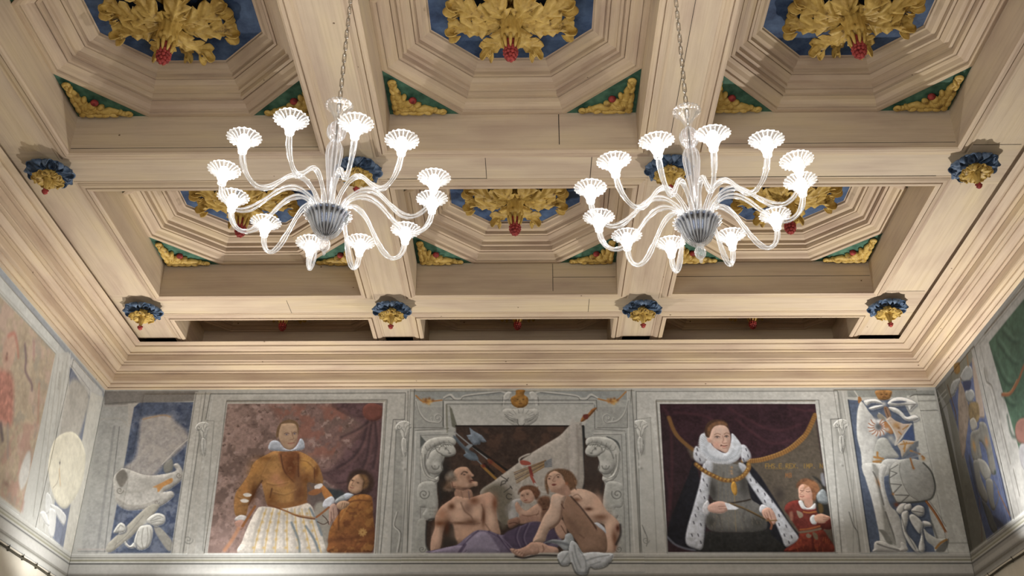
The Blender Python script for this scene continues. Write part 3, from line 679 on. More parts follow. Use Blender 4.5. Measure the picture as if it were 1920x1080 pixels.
W.poly([(430, 480), (480, 440), (485, 510), (440, 530)], (126, 124, 112), 1.5, pil=.2, pw=6)
W.poly([(115, 640), (110, 560), (150, 510), (190, 500), (330, 545), (500, 520), (490, 480), (520, 470), (550, 520), (545, 570), (480, 625), (430, 650), (480, 645), (490, 680), (400, 745), (300, 760), (200, 765), (130, 720)], (176, 171, 158), 1.4, True, .35, 10, tex=.1); W.line([(130, 690), (200, 735), (300, 735), (400, 700)], 3, (140, 132, 118), 2, .6); W.line([(160, 650), (300, 640), (480, 545)], 4, (150, 144, 130), 3, .6)
W.poly([(145, 520), (180, 510), (200, 560), (160, 620), (125, 560)], (118, 112, 100), 1.5); W.line(volute(150, 640, 22, 0, 1.2, 1)and [(p[0], p[1]) for p in volute(150, 640, 24, 0, 1.3, 1)], 1.3, (112, 106, 92))
W.line([(p[0], p[1]) for p in volute(525, 545, 20, 0, 1.3, 1)], 1.2, (112, 106, 92)); W.line([(p[0], p[1]) for p in volute(385, 715, 16, 0, 1.2, 1)], 1.2, (112, 106, 92))
W.poly([(360, 620), (420, 590), (480, 562), (482, 590), (430, 615), (395, 652), (385, 625)], (190, 132, 68), 1)
W.blob(330, 590, 60, (150, 144, 132), .5)
W.poly([(330, 740), (400, 745), (260, 900), (95, 1030), (70, 985), (180, 880)], (160, 154, 136), 1, True, .25, 7)
W.poly([(365, 880), (400, 870), (480, 960), (470, 1025), (430, 990)], (150, 146, 132), 1, True, .2, 5)
for pts in ([(320, 830), (380, 785), (435, 800), (430, 850), (370, 865)], [(310, 860), (270, 880), (240, 980), (280, 1018), (340, 990), (362, 900), (345, 860)], [(185, 960), (215, 990), (240, 970), (250, 1000), (215, 1005), (185, 985)], [(110, 900), (150, 845), (185, 860), (180, 900), (130, 910)]):
    W.line([(x+5, y+6) for x, y in pts]+[(pts[0][0]+5, pts[0][1]+6)], 3, (60, 68, 84), 2, .6); W.poly(pts, (186, 183, 170), .9, True, .45, 7)
for p in ([(345, 830), (390, 800), (425, 812)], [(350, 845), (395, 835), (425, 838)], [(270, 900), (255, 970), (285, 1008)], [(345, 890), (350, 950), (325, 1000)], [(125, 895), (155, 862), (175, 872)], [(120, 990), (200, 920), (300, 800)], [(150, 1010), (230, 930)]): W.line(p, 1.6, (120, 118, 108), .8, .7)
W.blob(315, 845, 22, (190, 186, 170), .8); W.line([(300, 880), (290, 950), (300, 1010)], 1.2, (128, 124, 110)); W.line([(325, 875), (330, 940), (318, 1000)], 1.2, (128, 124, 110)); W.line([(345, 835), (410, 815)], 1.2, (120, 118, 106))
# pilaster strips between the niches (full frame coords)
W.fr = (0, 0, 1)
def strips(L):
    for x0, y0, x1, y1, w_, c, al in L: vln(x0, y0, x1, y1, w_, c, al)
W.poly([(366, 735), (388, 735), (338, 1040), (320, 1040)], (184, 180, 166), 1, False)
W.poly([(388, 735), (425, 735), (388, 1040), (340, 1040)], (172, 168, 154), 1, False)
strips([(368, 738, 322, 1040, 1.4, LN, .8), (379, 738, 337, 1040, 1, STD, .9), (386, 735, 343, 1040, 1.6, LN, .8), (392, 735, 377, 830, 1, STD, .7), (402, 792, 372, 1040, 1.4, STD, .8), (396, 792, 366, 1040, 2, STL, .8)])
def acan(x, y, k, flip=1):
    """carved scroll and bell-flower drop painted in stone"""
    f = W.fr; W.fr = (x, y, 1/k)
    W.poly([(2, 4), (24, 4), (22, 60), (8, 60)], (138, 137, 126), 2, False, al=.7)
    W.poly([(-2, 8), (4, 0), (14, -3), (24, 0), (28, 8), (22, 14), (20, 22), (14, 30), (9, 22), (6, 14), (0, 14)], (190, 188, 175), .7, True, .6, 3)
    W.line([(p[0], p[1]) for p in volute(5, 8, 5, 0, 1.2, 1)], 1.1, (92, 92, 84), .5, .9); W.line([(26, 4), (18, 8), (16, 18)], 1, (96, 96, 88), .5, .8); W.line([(10, 12), (14, 18), (14, 28)], 1.2, (84, 84, 76), .5, .8); W.line([(18, -1), (14, 4), (14, 10)], .9, (104, 104, 96), .5, .8)
    W.poly([(11, 28), (17, 30), (19, 40), (17, 52), (13, 60), (10, 50), (9, 38)], (184, 182, 170), .7, True, .6, 2.4); W.line([(14, 30), (14, 56)], .9, (104, 104, 96), .5, .8); W.line([(19, 34), (20, 48), (15, 62)], 1.1, (88, 88, 80), .5, .7); W.line([(14, 58), (14, 84)], 1.4, (176, 174, 162), .5)
    W.blob(13, 72, 4, STL, .9); W.blob(12, 82, 3, STL, .9); W.blob(16, 84, 2.5, LN, .5); W.fr = f
acan(368, 794, 1.0)
W.line([(p[0], p[1]) for p in volute(353, 1012, 9, 0, 1.4, 1)], 1.5, STD)
# left portrait frame (A frame)
W.fr = (360, 720, 3)
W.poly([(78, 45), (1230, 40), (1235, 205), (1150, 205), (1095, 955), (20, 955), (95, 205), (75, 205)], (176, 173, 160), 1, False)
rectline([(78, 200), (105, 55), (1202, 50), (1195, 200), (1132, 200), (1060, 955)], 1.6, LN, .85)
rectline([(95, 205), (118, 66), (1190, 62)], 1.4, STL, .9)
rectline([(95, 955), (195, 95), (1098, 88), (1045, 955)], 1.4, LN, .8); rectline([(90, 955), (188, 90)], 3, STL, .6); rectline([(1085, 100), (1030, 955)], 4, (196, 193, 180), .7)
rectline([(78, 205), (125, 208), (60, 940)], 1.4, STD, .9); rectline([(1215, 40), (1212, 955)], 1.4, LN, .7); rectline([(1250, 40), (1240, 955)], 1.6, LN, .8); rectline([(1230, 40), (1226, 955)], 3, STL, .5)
W.poly([(1150, 215), (1190, 215), (1180, 955), (1120, 955)], (150, 149, 138), 1, False)
rectline([(1150, 215), (1118, 955)], 1.4, LN, .7)
W.fr = (0, 0, 1); acan(743, 792, 1.05); W.line([(746, 960), (740, 985), (752, 1000), (747, 1035)], 1.6, LN, al=.8); W.line([(744, 960), (738, 985), (749, 1000), (744, 1035)], 2, STL)
# ---- left portrait
W.fr = (360, 720, 3)
PQ = [(200, 112), (1075, 108), (1022, 955), (88, 955)]
W.clip(PQ)
W.poly(PQ, (150, 122, 108), .8, False, grad=((104, 74, 68), 0), tex=.12)
W.mottle(PQ, (104, 82, 72), 24, .05, .75, 21); W.mottle(PQ, (172, 144, 130), 14, .22, .6, 22); W.mottle(PQ, (84, 64, 54), 9, .30, .7, 23); W.mottle([(420, 112), (900, 112), (820, 420), (640, 420)], (140, 86, 68), 26, -.1, .7, 24, soft=14)
W.blob(170, 880, 140, (184, 152, 138), .5)
W.poly([(800, 112), (1075, 108), (1022, 955), (770, 640), (830, 600), (700, 480), (780, 480), (960, 260), (900, 180)], (84, 60, 60), 6, True, tex=.14)
W.mottle([(800, 112), (1075, 108), (1030, 700), (720, 480), (960, 260)], (112, 80, 80), 20, .0, .6, 26, soft=8)
W.poly([(965, 130), (1010, 108), (1070, 130), (1065, 190), (1010, 212), (965, 180)], (116, 66, 54), 2, True, .3, 10)
for p in ([(990, 210), (960, 330), (900, 420), (820, 472)], [(1010, 212), (985, 400), (960, 470)], [(1030, 212), (1040, 340), (1020, 470)], [(820, 140), (900, 180), (960, 190)], [(990, 215), (930, 260), (840, 300)], [(700, 500), (800, 560), (880, 550)]):
    W.line(p, 5, (56, 42, 44), 2.5, .65); W.line([(x+14, y+6) for x, y in p], 4, (122, 84, 78), 2.5, .45)
W.poly([(640, 540), (760, 560), (790, 640), (700, 700), (650, 650)], (92, 82, 76), 5, True, al=.8)
W.poly([(740, 590), (840, 600), (870, 640), (820, 650), (780, 640)], (52, 58, 60), 3)
W.poly([(690, 690), (780, 700), (770, 955), (700, 955)], (150, 146, 130), 3, True, al=.9)
# skirt
W.poly([(395, 690), (520, 700), (655, 672), (700, 760), (735, 860), (748, 935), (700, 957), (600, 955), (275, 957), (285, 880), (320, 790), (360, 715)], (204, 194, 176), 1, True, .22, 14, tex=.1)
for x0, x1 in ((400, 330), (440, 390), (480, 450), (520, 520), (560, 590), (600, 650), (640, 710)):
    W.line([(x0, 705), ((x0+x1)/2-4, 820), (x1, 950)], 5, (168, 160, 146), 2, .6); W.line([(x0+18, 705), ((x0+x1)/2+14, 820), (x1+18, 950)], 2.5, (200, 162, 84), 1.2, .7)
    for k in range(5): W.blob(x0+8+(x1-x0)*k/4.5+6*(k % 2), 730+k*48, 9, (198, 156, 74), .7)
for p in ([(560, 780), (600, 880), (606, 945)], [(640, 800), (690, 880), (712, 940)], [(665, 700), (700, 770), (730, 850)]): W.line(p, 4, (96, 112, 120), 1.5, .8)
# doublet
OC = (158, 110, 58)
W.poly([(470, 378), (420, 398), (352, 440), (318, 510), (285, 560), (243, 625), (243, 735), (300, 745), (325, 670), (385, 560), (402, 600), (420, 670), (440, 690), (520, 697), (640, 662), (648, 560), (690, 560), (738, 556), (712, 460), (660, 408), (590, 378)], OC, 1, True, .3, 16, tex=.13)
W.poly([(490, 385), (600, 385), (600, 470), (575, 555), (510, 470)], (138, 86, 48), 1.5, tex=.14); W.poly([(590, 470), (620, 560), (600, 665), (575, 650), (580, 560)], (124, 86, 56), 2, al=.9)
W.blob(650, 470, 38, (184, 130, 56), .6); W.blob(490, 600, 60, (182, 132, 66), .6); W.blob(455, 470, 55, (188, 134, 66), .6); W.blob(470, 530, 34, (186, 120, 86), .55)
for p in ([(500, 400), (520, 490), (575, 555)], [(598, 400), (600, 520)], [(690, 470), (690, 550)], [(395, 545), (360, 600), (320, 680)], [(440, 660), (520, 685), (625, 662)], [(450, 590), (440, 640)]): W.line(p, 3, (84, 50, 34), 1, .8)
W.poly([(440, 655), (520, 672), (630, 652), (640, 672), (520, 700), (430, 685)], (140, 90, 44), 1)
W.line([(430, 680), (520, 712), (600, 745), (690, 760)], 3, (120, 72, 40)); W.line([(500, 700), (560, 730), (690, 752)], 1.4, (176, 120, 60))
W.blobs([(560, 470, 40, 90, (96, 58, 38), .4), (640, 440, 26, 30, (196, 146, 70), .3), (640, 530, 30, 30, (110, 70, 40), .4), (610, 620, 34, 50, (112, 74, 48), .45), (360, 480, 40, 50, (186, 134, 72), .3), (300, 600, 26, 40, (188, 128, 70), .3), (345, 620, 16, 50, (96, 60, 36), .4), (450, 640, 30, 30, (118, 78, 44), .35), (540, 600, 30, 60, (186, 140, 80), .3), (420, 420, 40, 14, (120, 82, 44), .35), (500, 560, 24, 16, (190, 128, 96), .35), (700, 500, 14, 40, (104, 66, 40), .4)])
W.mottle([(470, 378), (352, 440), (243, 625), (243, 735), (325, 670), (385, 560), (440, 690), (640, 662), (738, 556), (712, 460), (590, 378)], (132, 90, 50), 12, .18, .5, 61, True)
for p in ([(470, 400), (430, 440), (390, 520)], [(420, 560), (470, 570), (540, 555)], [(260, 640), (290, 650), (320, 640)], [(455, 610), (520, 625), (580, 600)], [(610, 430), (650, 440), (690, 480)]): W.line(p, 2.4, (112, 72, 38), 1.4, .55); W.line([(x+5, y-5) for x, y in p], 2, (200, 150, 84), 1.4, .4)
for x, y in ((312, 625), (296, 658)): W.poly([(x-24, y-4), (x, y-11), (x+24, y-2), (x+14, y+9), (x-12, y+9)], (214, 206, 190), .8)
W.poly([(240, 760), (270, 738), (305, 745), (300, 770), (262, 775)], (198, 192, 184), 1, True, .3, 5); W.poly([(240, 780), (275, 765), (300, 780), (290, 815), (262, 820)], (176, 130, 108), 1, True, .3, 6)
W.line([(355, 690), (320, 745), (285, 800)], 5, (150, 92, 48)); W.line([(262, 815), (225, 880), (185, 935)], 7, (196, 134, 92), 2, .8)
W.poly([(720, 560), (760, 590), (795, 640), (765, 665), (735, 620)], (176, 112, 54), 1, True, .3, 6)
W.poly([(690, 575), (725, 560), (735, 575), (700, 598)], (206, 202, 194), .8); W.poly([(655, 610), (700, 590), (735, 600), (700, 625), (665, 625)], (150, 92, 50), 1)
W.poly([(735, 690), (745, 655), (785, 632), (803, 655), (790, 685), (760, 698)], (190, 192, 194), .8, True, .3, 6, tex=.12)
W.poly([(775, 690), (805, 675), (820, 720), (822, 780), (812, 830), (800, 790), (790, 770), (775, 800), (770, 750)], (172, 136, 116), .8, True, .35, 6)
for p in ([(795, 700), (800, 760)], [(783, 720), (784, 770)]): W.line(p, 1.2, (120, 84, 70))
W.line([(700, 750), (740, 720), (770, 695)], 4, (150, 90, 48)); W.line([(735, 740), (760, 765), (770, 790)], 1.6, (80, 56, 46)); W.line([(705, 775), (740, 790), (768, 775)], 1.6, (80, 56, 46))
# ruff and head
W.poly([(432, 368), (436, 335), (458, 318), (490, 325), (520, 360), (560, 370), (590, 345), (610, 308), (630, 325), (632, 362), (600, 374), (540, 380), (480, 378)], (166, 172, 178), .8, True, .35, 7, tex=.12)
for i in range(7): W.line([(440+i*9, 368), (448+i*7, 330)], 1, (126, 134, 146), .6, .6)
for i in range(4): W.line([(594+i*9, 368), (602+i*6, 325)], 1, (126, 134, 146), .6, .6)
W.fr = (430, 780, 6.75)
W.poly([(600, 290), (595, 220), (620, 130), (680, 70), (770, 48), (850, 75), (880, 140), (875, 230), (850, 240), (640, 260)], (112, 84, 54), 1.2)
W.poly([(625, 250), (650, 130), (680, 100), (820, 98), (858, 150), (866, 220), (860, 300), (820, 400), (765, 425), (710, 410), (650, 330)], (168, 136, 104), 1, True, .22, 8, tex=.06)
W.blob(750, 140, 60, (184, 150, 118), .5); W.blob(700, 340, 40, (146, 112, 84), .6); W.blob(790, 370, 40, (182, 136, 110), .4); W.blob(845, 310, 24, (140, 106, 82), .6)
for x, y, wd in ((728, 236, 30), (828, 226, 22)): W.blob(x, y-4, wd+8, (128, 98, 84), .7, 22); W.blob(x, y, wd*.6, (168, 164, 168), .8, 8); W.blob(x-2, y, 10, (58, 56, 76), .95, 9); W.line([(x-wd, y-10), (x, y-22), (x+wd, y-12)], 1, (92, 66, 52), .6, .9)
W.line([(790, 200), (808, 265), (815, 290), (770, 302)], 1.2, (120, 88, 68), .7, .9); W.blob(800, 300, 18, (128, 90, 70), .5, 8)
W.line([(745, 348), (785, 346), (825, 340)], 1.6, (136, 74, 62), .6, .95); W.blob(785, 360, 30, (166, 112, 94), .5, 9); W.line([(700, 400), (765, 428), (815, 405)], 1, (120, 88, 68), .8, .7)
# page boy
W.fr = (580, 860, 6)
W.poly([(430, 300), (440, 200), (500, 140), (590, 125), (680, 160), (730, 250), (710, 340), (640, 400), (560, 400), (450, 380)], (60, 42, 34), 3, tex=.14)
W.poly([(470, 240), (520, 190), (575, 180), (610, 240), (600, 300), (590, 360), (540, 390), (480, 385), (440, 350), (445, 290)], (174, 134, 100), 1.2, True, .28, 9)
W.poly([(560, 180), (640, 190), (670, 260), (650, 320), (600, 340), (612, 260)], (118, 84, 50), 3, tex=.2)
for x, y in ((485, 245), (548, 272)): W.blob(x, y, 24, (116, 82, 62), .8, 11, .3); W.blob(x, y+2, 8, (40, 28, 26), .95, 6)
W.line([(505, 245), (478, 300), (500, 308)], 1.3, (128, 90, 66), .7, .9); W.line([(458, 322), (480, 332), (498, 330)], 1.5, (128, 62, 52), .6, .9); W.blob(520, 340, 36, (188, 146, 112), .5)
W.poly([(290, 470), (340, 430), (400, 400), (430, 385), (500, 410), (430, 460), (350, 490), (290, 500)], (150, 156, 154), 1.2, True, .3, 8, tex=.12); W.poly([(390, 405), (440, 388), (490, 410), (450, 440), (410, 450)], (184, 192, 198), 1, True, .3, 6)
SH = [(440, 470), (500, 420), (600, 400), (690, 420), (712, 480), (716, 600), (700, 1065), (240, 1066), (212, 960), (230, 800), (320, 640)]
W.poly(SH, (152, 98, 44), 1.2, True, .35, 22, tex=.12, grad=((118, 66, 34), 1.2)); W.mottle(SH, (178, 122, 56), 18, .05, .55, 31, True); W.mottle(SH, (96, 50, 28), 14, .2, .6, 32, True)
W.line([(430, 500), (540, 470), (690, 480)], 3, (104, 58, 30), 1.2, .8); W.line([(345, 700), (420, 560), (480, 500)], 2, (184, 130, 66), 1, .8); W.line([(340, 560), (330, 700), (330, 800)], 3, (88, 50, 30), 1.5, .7); W.line([(220, 920), (450, 900), (560, 880), (720, 800)], 6, (84, 44, 26), 4, .6)
for i in range(10): a = i*.7; W.line([(600+40*math.cos(a), 830+40*math.sin(a)), (600+18*math.cos(a+1), 830+18*math.sin(a+1))], 3, (186, 140, 72), 1, .8)
W.poly([(305, 520), (340, 485), (400, 475), (455, 500), (420, 545), (370, 575), (320, 560)], (180, 142, 108), 1, True, .35, 7)
for x in (375, 400, 425): W.line([(x, 500), (x-12, 548)], 1.2, (118, 84, 60))
W.clip()
# ---- right portrait frame
W.fr = (1180, 720, 3)
W.poly([(40, 38), (1175, 38), (1200, 195), (1130, 195), (1230, 955), (215, 955), (160, 400), (120, 200), (45, 210)], (184, 182, 170), 1, False)
rectline([(60, 955), (20, 205), (40, 200), (38, 42), (1170, 40), (1190, 195), (1132, 198), (1195, 955)], 1.6, LN, .85)
rectline([(215, 955), (152, 90), (1065, 90), (1160, 955)], 1.5, LN, .85); rectline([(208, 955), (146, 84), (1072, 84)], 2.6, STL, .8); rectline([(62, 955), (48, 205)], 1.5, LN, .7); rectline([(118, 190), (155, 955)], 1.3, STD, .8); rectline([(45, 200), (122, 188)], 1.4, STD, .8)
rectline([(1185, 40), (1260, 400), (1260, 955)], 1.4, LN, .3); rectline([(10, 40), (-20, 955)], 1.6, LN, .8); rectline([(-6, 40), (-38, 955)], 1.2, STD, .9)
W.fr = (0, 0, 1); acan(1186, 790, 1.05); acan(1564, 789, 1.0); W.line([(1210, 1000), (1204, 985), (1214, 1010), (1212, 1024)], 1.6, LN, al=.7); W.line([(p[0], p[1]) for p in volute(1211, 1013, 7, 0, 1.3, 1)], 1.4, STD)
W.line([(1592, 960), (1600, 985), (1608, 1000), (1612, 1035)], 1.8, LN, al=.8)
# ---- right portrait
W.fr = (1180, 720, 3)
PQ = [(170, 113), (1045, 113), (1157, 948), (217, 948)]
W.clip(PQ)
W.poly(PQ, (46, 30, 34), .8, False, tex=.2)
W.poly([(230, 150), (700, 440), (1045, 170), (1157, 948), (700, 948), (620, 500), (350, 420)], (84, 74, 60), 3, False, tex=.12)
W.blob(1050, 760, 120, (104, 90, 72), .5); W.blob(840, 620, 36, (52, 46, 42), .8, 50)
W.poly([(170, 113), (1045, 113), (1045, 180), (985, 300), (880, 385), (740, 432), (600, 430), (450, 420), (330, 360), (260, 280), (222, 190)], (50, 28, 34), 3, True, tex=.22)
for p in ([(190, 130), (230, 220), (240, 500), (230, 700)], [(250, 160), (420, 180), (500, 230)], [(900, 130), (980, 150), (1040, 150)], [(560, 140), (800, 260), (960, 230)], [(600, 200), (780, 330), (900, 320)], [(205, 500), (225, 620), (215, 760)]): W.line(p, 4, (84, 42, 48), 3, .55)
W.line([(222, 190), (260, 280), (330, 350), (400, 395)], 8, (128, 88, 40), 1.5, .85); W.line([(640, 435), (740, 428), (880, 380), (985, 295), (1045, 175)], 9, (142, 96, 40), 1.2, .95); W.line([(640, 425), (740, 418), (875, 370), (975, 290)], 2, (176, 128, 60), .8, .8)
HM = cr([(640, 435), (740, 428), (880, 380), (985, 295), (1045, 175)], 10)
for i in range(1, len(HM)-1):
    d = HM[i+1]-HM[i-1]; d /= np.linalg.norm(d); n_ = np.array([-d[1], d[0]])*13; W.line([tuple(HM[i]-n_), tuple(HM[i]+n_)], 1, (88, 56, 28), .5, .7)
# cloak
W.poly([(370, 440), (330, 520), (280, 640), (232, 760), (212, 860), (230, 890), (320, 930), (400, 940), (430, 948), (420, 700)], (26, 26, 32), 1.5, tex=.2)
W.poly([(640, 440), (720, 500), (800, 620), (900, 780), (960, 870), (880, 946), (800, 948), (700, 700)], (26, 27, 34), 1.5, tex=.2)
W.line([(212, 860), (260, 905), (330, 930), (400, 938)], 4, (120, 122, 130), 1.5, .7)
W.poly([(440, 830), (600, 835), (770, 815), (800, 850), (860, 948), (400, 948), (420, 880)], (40, 40, 38), 2, tex=.2)
# doublet grey
W.poly([(455, 450), (610, 455), (655, 520), (680, 640), (740, 690), (775, 790), (740, 825), (600, 833), (450, 820), (430, 740), (470, 660), (440, 600)], (98, 96, 90), 1.2, True, .3, 14, tex=.1)
for k in range(5): W.line([(500+k*20, 460), (500+k*22, 640), (480+k*40, 820)], 1.2, (124, 112, 84), 1, .5)
W.line([(590, 620), (600, 830)], 1.4, (140, 116, 70), .8, .8)
W.line([(440, 650), (540, 672), (640, 660), (680, 650)], 3, (48, 38, 30)); W.line([(560, 672), (640, 700), (760, 760)], 4, (72, 56, 34)); W.line([(560, 669), (640, 696), (760, 755)], 1.2, (130, 100, 52))
# ermine
ER = (178, 180, 182)
def erm(pts, spots):
    W.poly(pts, ER, 1.6, True, .3, 9, tex=.12)
    for x, y in spots: W.line([(x, y-5), (x+4, y+7)], 2.2, (62, 60, 68), .7, .9)
erm([(420, 440), (468, 445), (455, 560), (440, 680), (425, 800), (410, 920), (370, 925), (318, 895), (325, 810), (360, 690), (395, 560)], [(430, 480), (415, 540), (435, 570), (398, 600), (420, 640), (385, 700), (415, 700), (360, 780), (400, 790), (350, 850), (385, 850), (400, 890), (370, 740)])
erm([(612, 450), (650, 455), (690, 520), (760, 600), (830, 690), (900, 790), (955, 870), (940, 895), (880, 915), (850, 850), (800, 740), (740, 660), (660, 540)], [(660, 480), (680, 540), (710, 550), (720, 600), (760, 620), (760, 660), (800, 660), (800, 710), (840, 740), (840, 790), (880, 800), (870, 850), (910, 860), (895, 890)])
erm([(360, 380), (380, 350), (420, 400), (430, 440), (400, 450), (365, 425)], [(375, 395), (395, 425), (380, 370)]); erm([(620, 350), (650, 345), (680, 390), (680, 420), (640, 440), (625, 400)], [(655, 370), (665, 405), (640, 425)])
# ruff
RU = [(395, 300), (410, 280), (440, 290), (470, 350), (540, 390), (570, 330), (575, 280), (600, 300), (632, 350), (628, 400), (600, 435), (555, 450), (500, 448), (440, 430), (405, 390), (393, 340)]
W.poly(RU, (186, 190, 192), .9, True, .25, 10, tex=.08)
for i in range(34):
    a = .3+i*.115+PI*0; cx, cy = 510, 345; W.line([(cx+72*math.cos(a)*1.05, cy+56*math.sin(a)+12), (cx+118*math.cos(a), cy+100*math.sin(a))], 1.2, (138, 144, 150), .6, .55)
    W.blob(cx+118*math.cos(a), cy+100*math.sin(a), 7, (196, 198, 198), .7)
W.line([(420, 372), (470, 415), (540, 428), (600, 405), (620, 360)], 3, (132, 138, 144), 2, .5)
W.fr = (1280, 780, 7.7125)
W.poly([(330, 290), (320, 190), (360, 100), (440, 60), (560, 58), (640, 100), (665, 180), (640, 220), (420, 320), (380, 320)], (70, 46, 32), 1.2, tex=.15); W.poly([(350, 240), (370, 160), (440, 100), (560, 80), (640, 120), (600, 150), (480, 140), (410, 210), (390, 300)], (112, 74, 44), 1.5, tex=.2)
W.poly([(345, 320), (385, 310), (420, 200), (480, 145), (590, 140), (650, 180), (680, 250), (692, 330), (680, 440), (650, 520), (610, 532), (540, 500), (460, 460), (420, 400), (370, 380)], (196, 158, 134), 1, True, .22, 9, tex=.04)
W.blob(540, 200, 80, (206, 172, 150), .6); W.blob(490, 420, 60, (196, 132, 108), .55); W.blob(670, 400, 26, (156, 112, 92), .6, 70); W.blob(385, 350, 24, (192, 122, 100), .6)
for x, y, wd in ((498, 308, 40), (632, 300, 34)):
    W.blob(x, y-2, wd+6, (160, 116, 94), .7, 26); W.blob(x, y+2, wd*.62, (190, 184, 178), .9, 11); W.blob(x, y+1, 14, (44, 32, 28), .98, 13); W.line([(x-wd+6, y), (x, y-15), (x+wd-4, y-2)], 1.3, (70, 44, 34), .5, .95); W.line([(x-wd, y-34), (x, y-52), (x+wd+8, y-38)], 1.5, (118, 82, 58), .7, .8)
W.line([(575, 290), (590, 350), (570, 385), (600, 398), (640, 392)], 1.5, (150, 104, 84), .7, .9); W.blob(606, 378, 22, (210, 164, 142), .6); W.blob(605, 398, 26, (126, 80, 64), .55, 7)
W.line([(556, 428), (590, 436), (640, 430)], 2, (112, 58, 46), .6, .95); W.blob(600, 450, 32, (184, 104, 88), .7, 9); W.line([(575, 466), (605, 472), (640, 462)], 1, (130, 84, 68), .7, .8); W.line([(556, 425), (550, 435)], 2, (60, 34, 28), .5, .8); W.blob(620, 500, 26, (202, 156, 134), .5)
W.fr = (1180, 720, 3); W.blobs([(520, 520, 40, 60, (116, 114, 106), .3), (640, 560, 24, 70, (66, 64, 60), .4), (470, 600, 20, 60, (64, 62, 58), .4), (560, 740, 60, 60, (118, 115, 106), .3), (720, 780, 40, 30, (70, 68, 62), .4), (460, 780, 30, 30, (72, 70, 64), .4)])
for p in ([(450, 700), (500, 740), (520, 810)], [(660, 690), (640, 750), (660, 820)], [(530, 500), (520, 600)], [(620, 500), (635, 600)]): W.line(p, 3, (68, 66, 60), 2, .5)
for i in range(26): a = rng.rand(4); W.line([(450+300*a[0], 700+110*a[1]), (454+300*a[0], 712+110*a[1])], 1.4, (134, 122, 96), .8, .4)
W.fr = (1280, 780, 7.7125)
# chain of the order
def chainp(pts, n, w_, c1, c2):
    P = cr(pts, 12)
    for i in range(n): p = P[int(i*(len(P)-1)/(n-1))]; W.blob(p[0], p[1], w_, c1 if i % 2 else c2, .9)
W.line([(190, 700), (300, 790), (450, 870), (600, 930), (760, 925), (880, 860), (950, 760), (950, 700)], 8, (112, 76, 30), .8)
chainp([(190, 700), (300, 790), (450, 870), (600, 930), (760, 925), (880, 860), (950, 760), (950, 700)], 40, 26, (176, 132, 50), (84, 44, 28)); chainp([(190, 690), (300, 778), (450, 858), (600, 915), (760, 910), (880, 845), (940, 760)], 34, 12, (204, 160, 72), (140, 96, 40))
W.line([(720, 950), (730, 1010), (740, 1040)], 3, (150, 104, 36)); W.fr = (1180, 720, 3); W.poly([(575, 560), (590, 550), (602, 570), (606, 610), (596, 628), (580, 612), (572, 585)], (182, 130, 44), .8, True, .5, 4)
for x, y in ((575, 470), (573, 490), (576, 505)): W.blob(x, y, 7, (176, 130, 84), .8)
# hands
W.poly([(415, 680), (440, 655), (452, 690), (445, 735), (420, 735), (410, 705)], (196, 194, 192), .8, True, .4, 5, tex=.15)
W.poly([(448, 680), (500, 660), (545, 668), (570, 690), (552, 712), (520, 728), (470, 725), (442, 710)], (194, 150, 128), .8, True, .3, 7); W.line([(500, 690), (550, 688)], 1.1, (132, 92, 76)); W.line([(505, 704), (550, 702)], 1.1, (132, 92, 76))
W.poly([(535, 668), (560, 672), (615, 700), (600, 708), (552, 708)], (206, 208, 208), .7, False)
W.poly([(730, 700), (745, 678), (775, 690), (790, 710), (760, 730), (735, 722)], (190, 190, 190), .8, True, .4, 5, tex=.15)
W.poly([(745, 715), (775, 695), (805, 710), (828, 760), (815, 790), (795, 785), (780, 770), (755, 750)], (196, 148, 122), .8, True, .35, 6)
for p in ([(785, 715), (800, 760)], [(772, 725), (785, 765)], [(760, 735), (775, 762)]): W.line(p, 1.2, (130, 88, 70))
W.line([(780, 760), (800, 790), (795, 815)], 4, (132, 78, 48)); W.line([(770, 770), (828, 768)], 2.4, (120, 90, 50))
# inscription
W.text('FHS.E.REX. IMP. N', 765, 450, 24, 1.3, (158, 116, 34), .75, gap=.2); W.line([(770, 478), (900, 480)], 1, (130, 100, 40), .6, .6); W.text('MB', 878, 503, 24, 1.4, (150, 90, 40), .75, gap=.3)
# boy in red
W.fr = (1400, 860, 6)
RD = (108, 40, 32)
W.poly([(440, 520), (500, 480), (590, 470), (640, 540), (780, 540), (840, 600), (950, 680), (952, 790), (860, 800), (900, 860), (965, 1050), (430, 1052), (560, 930), (590, 840), (520, 720), (470, 640), (425, 580)], RD, 1.5, True, .35, 18, tex=.16)
W.poly([(600, 840), (830, 800), (900, 880), (965, 1055), (470, 1055), (590, 920)], (116, 44, 30), 2, True, .3, 20, tex=.2); W.line([(740, 880), (750, 1050)], 4, (74, 24, 20), 2, .8)
for i in range(16): a = rng.rand(4); W.line([(560+380*a[0], 880+150*a[1]), (560+380*a[0]+30*(a[2]-.5), 880+150*a[1]+40)], 1.2, (172, 78, 36), .8, .6)
W.line([(640, 600), (700, 610), (790, 595)], 3, (168, 96, 44)); W.line([(600, 800), (700, 790), (820, 760)], 3, (160, 84, 40)); W.line([(600, 830), (720, 815), (830, 790)], 4, (118, 100, 76))
W.poly([(560, 590), (620, 610), (632, 650), (590, 668)], (140, 124, 100), 1); W.poly([(480, 610), (515, 600), (520, 690), (490, 690)], (150, 100, 76), 1.5, al=.8)
W.line([(p[0], p[1]) for p in volute(693, 865, 24, 0, 1.3, 1)], 3, (128, 114, 92)); W.poly([(740, 830), (790, 850), (800, 910), (760, 900)], (112, 96, 70), 1)
W.poly([(560, 330), (570, 270), (640, 225), (720, 235), (790, 280), (820, 360), (790, 450), (730, 470), (600, 340)], (124, 78, 48), 2, tex=.25)
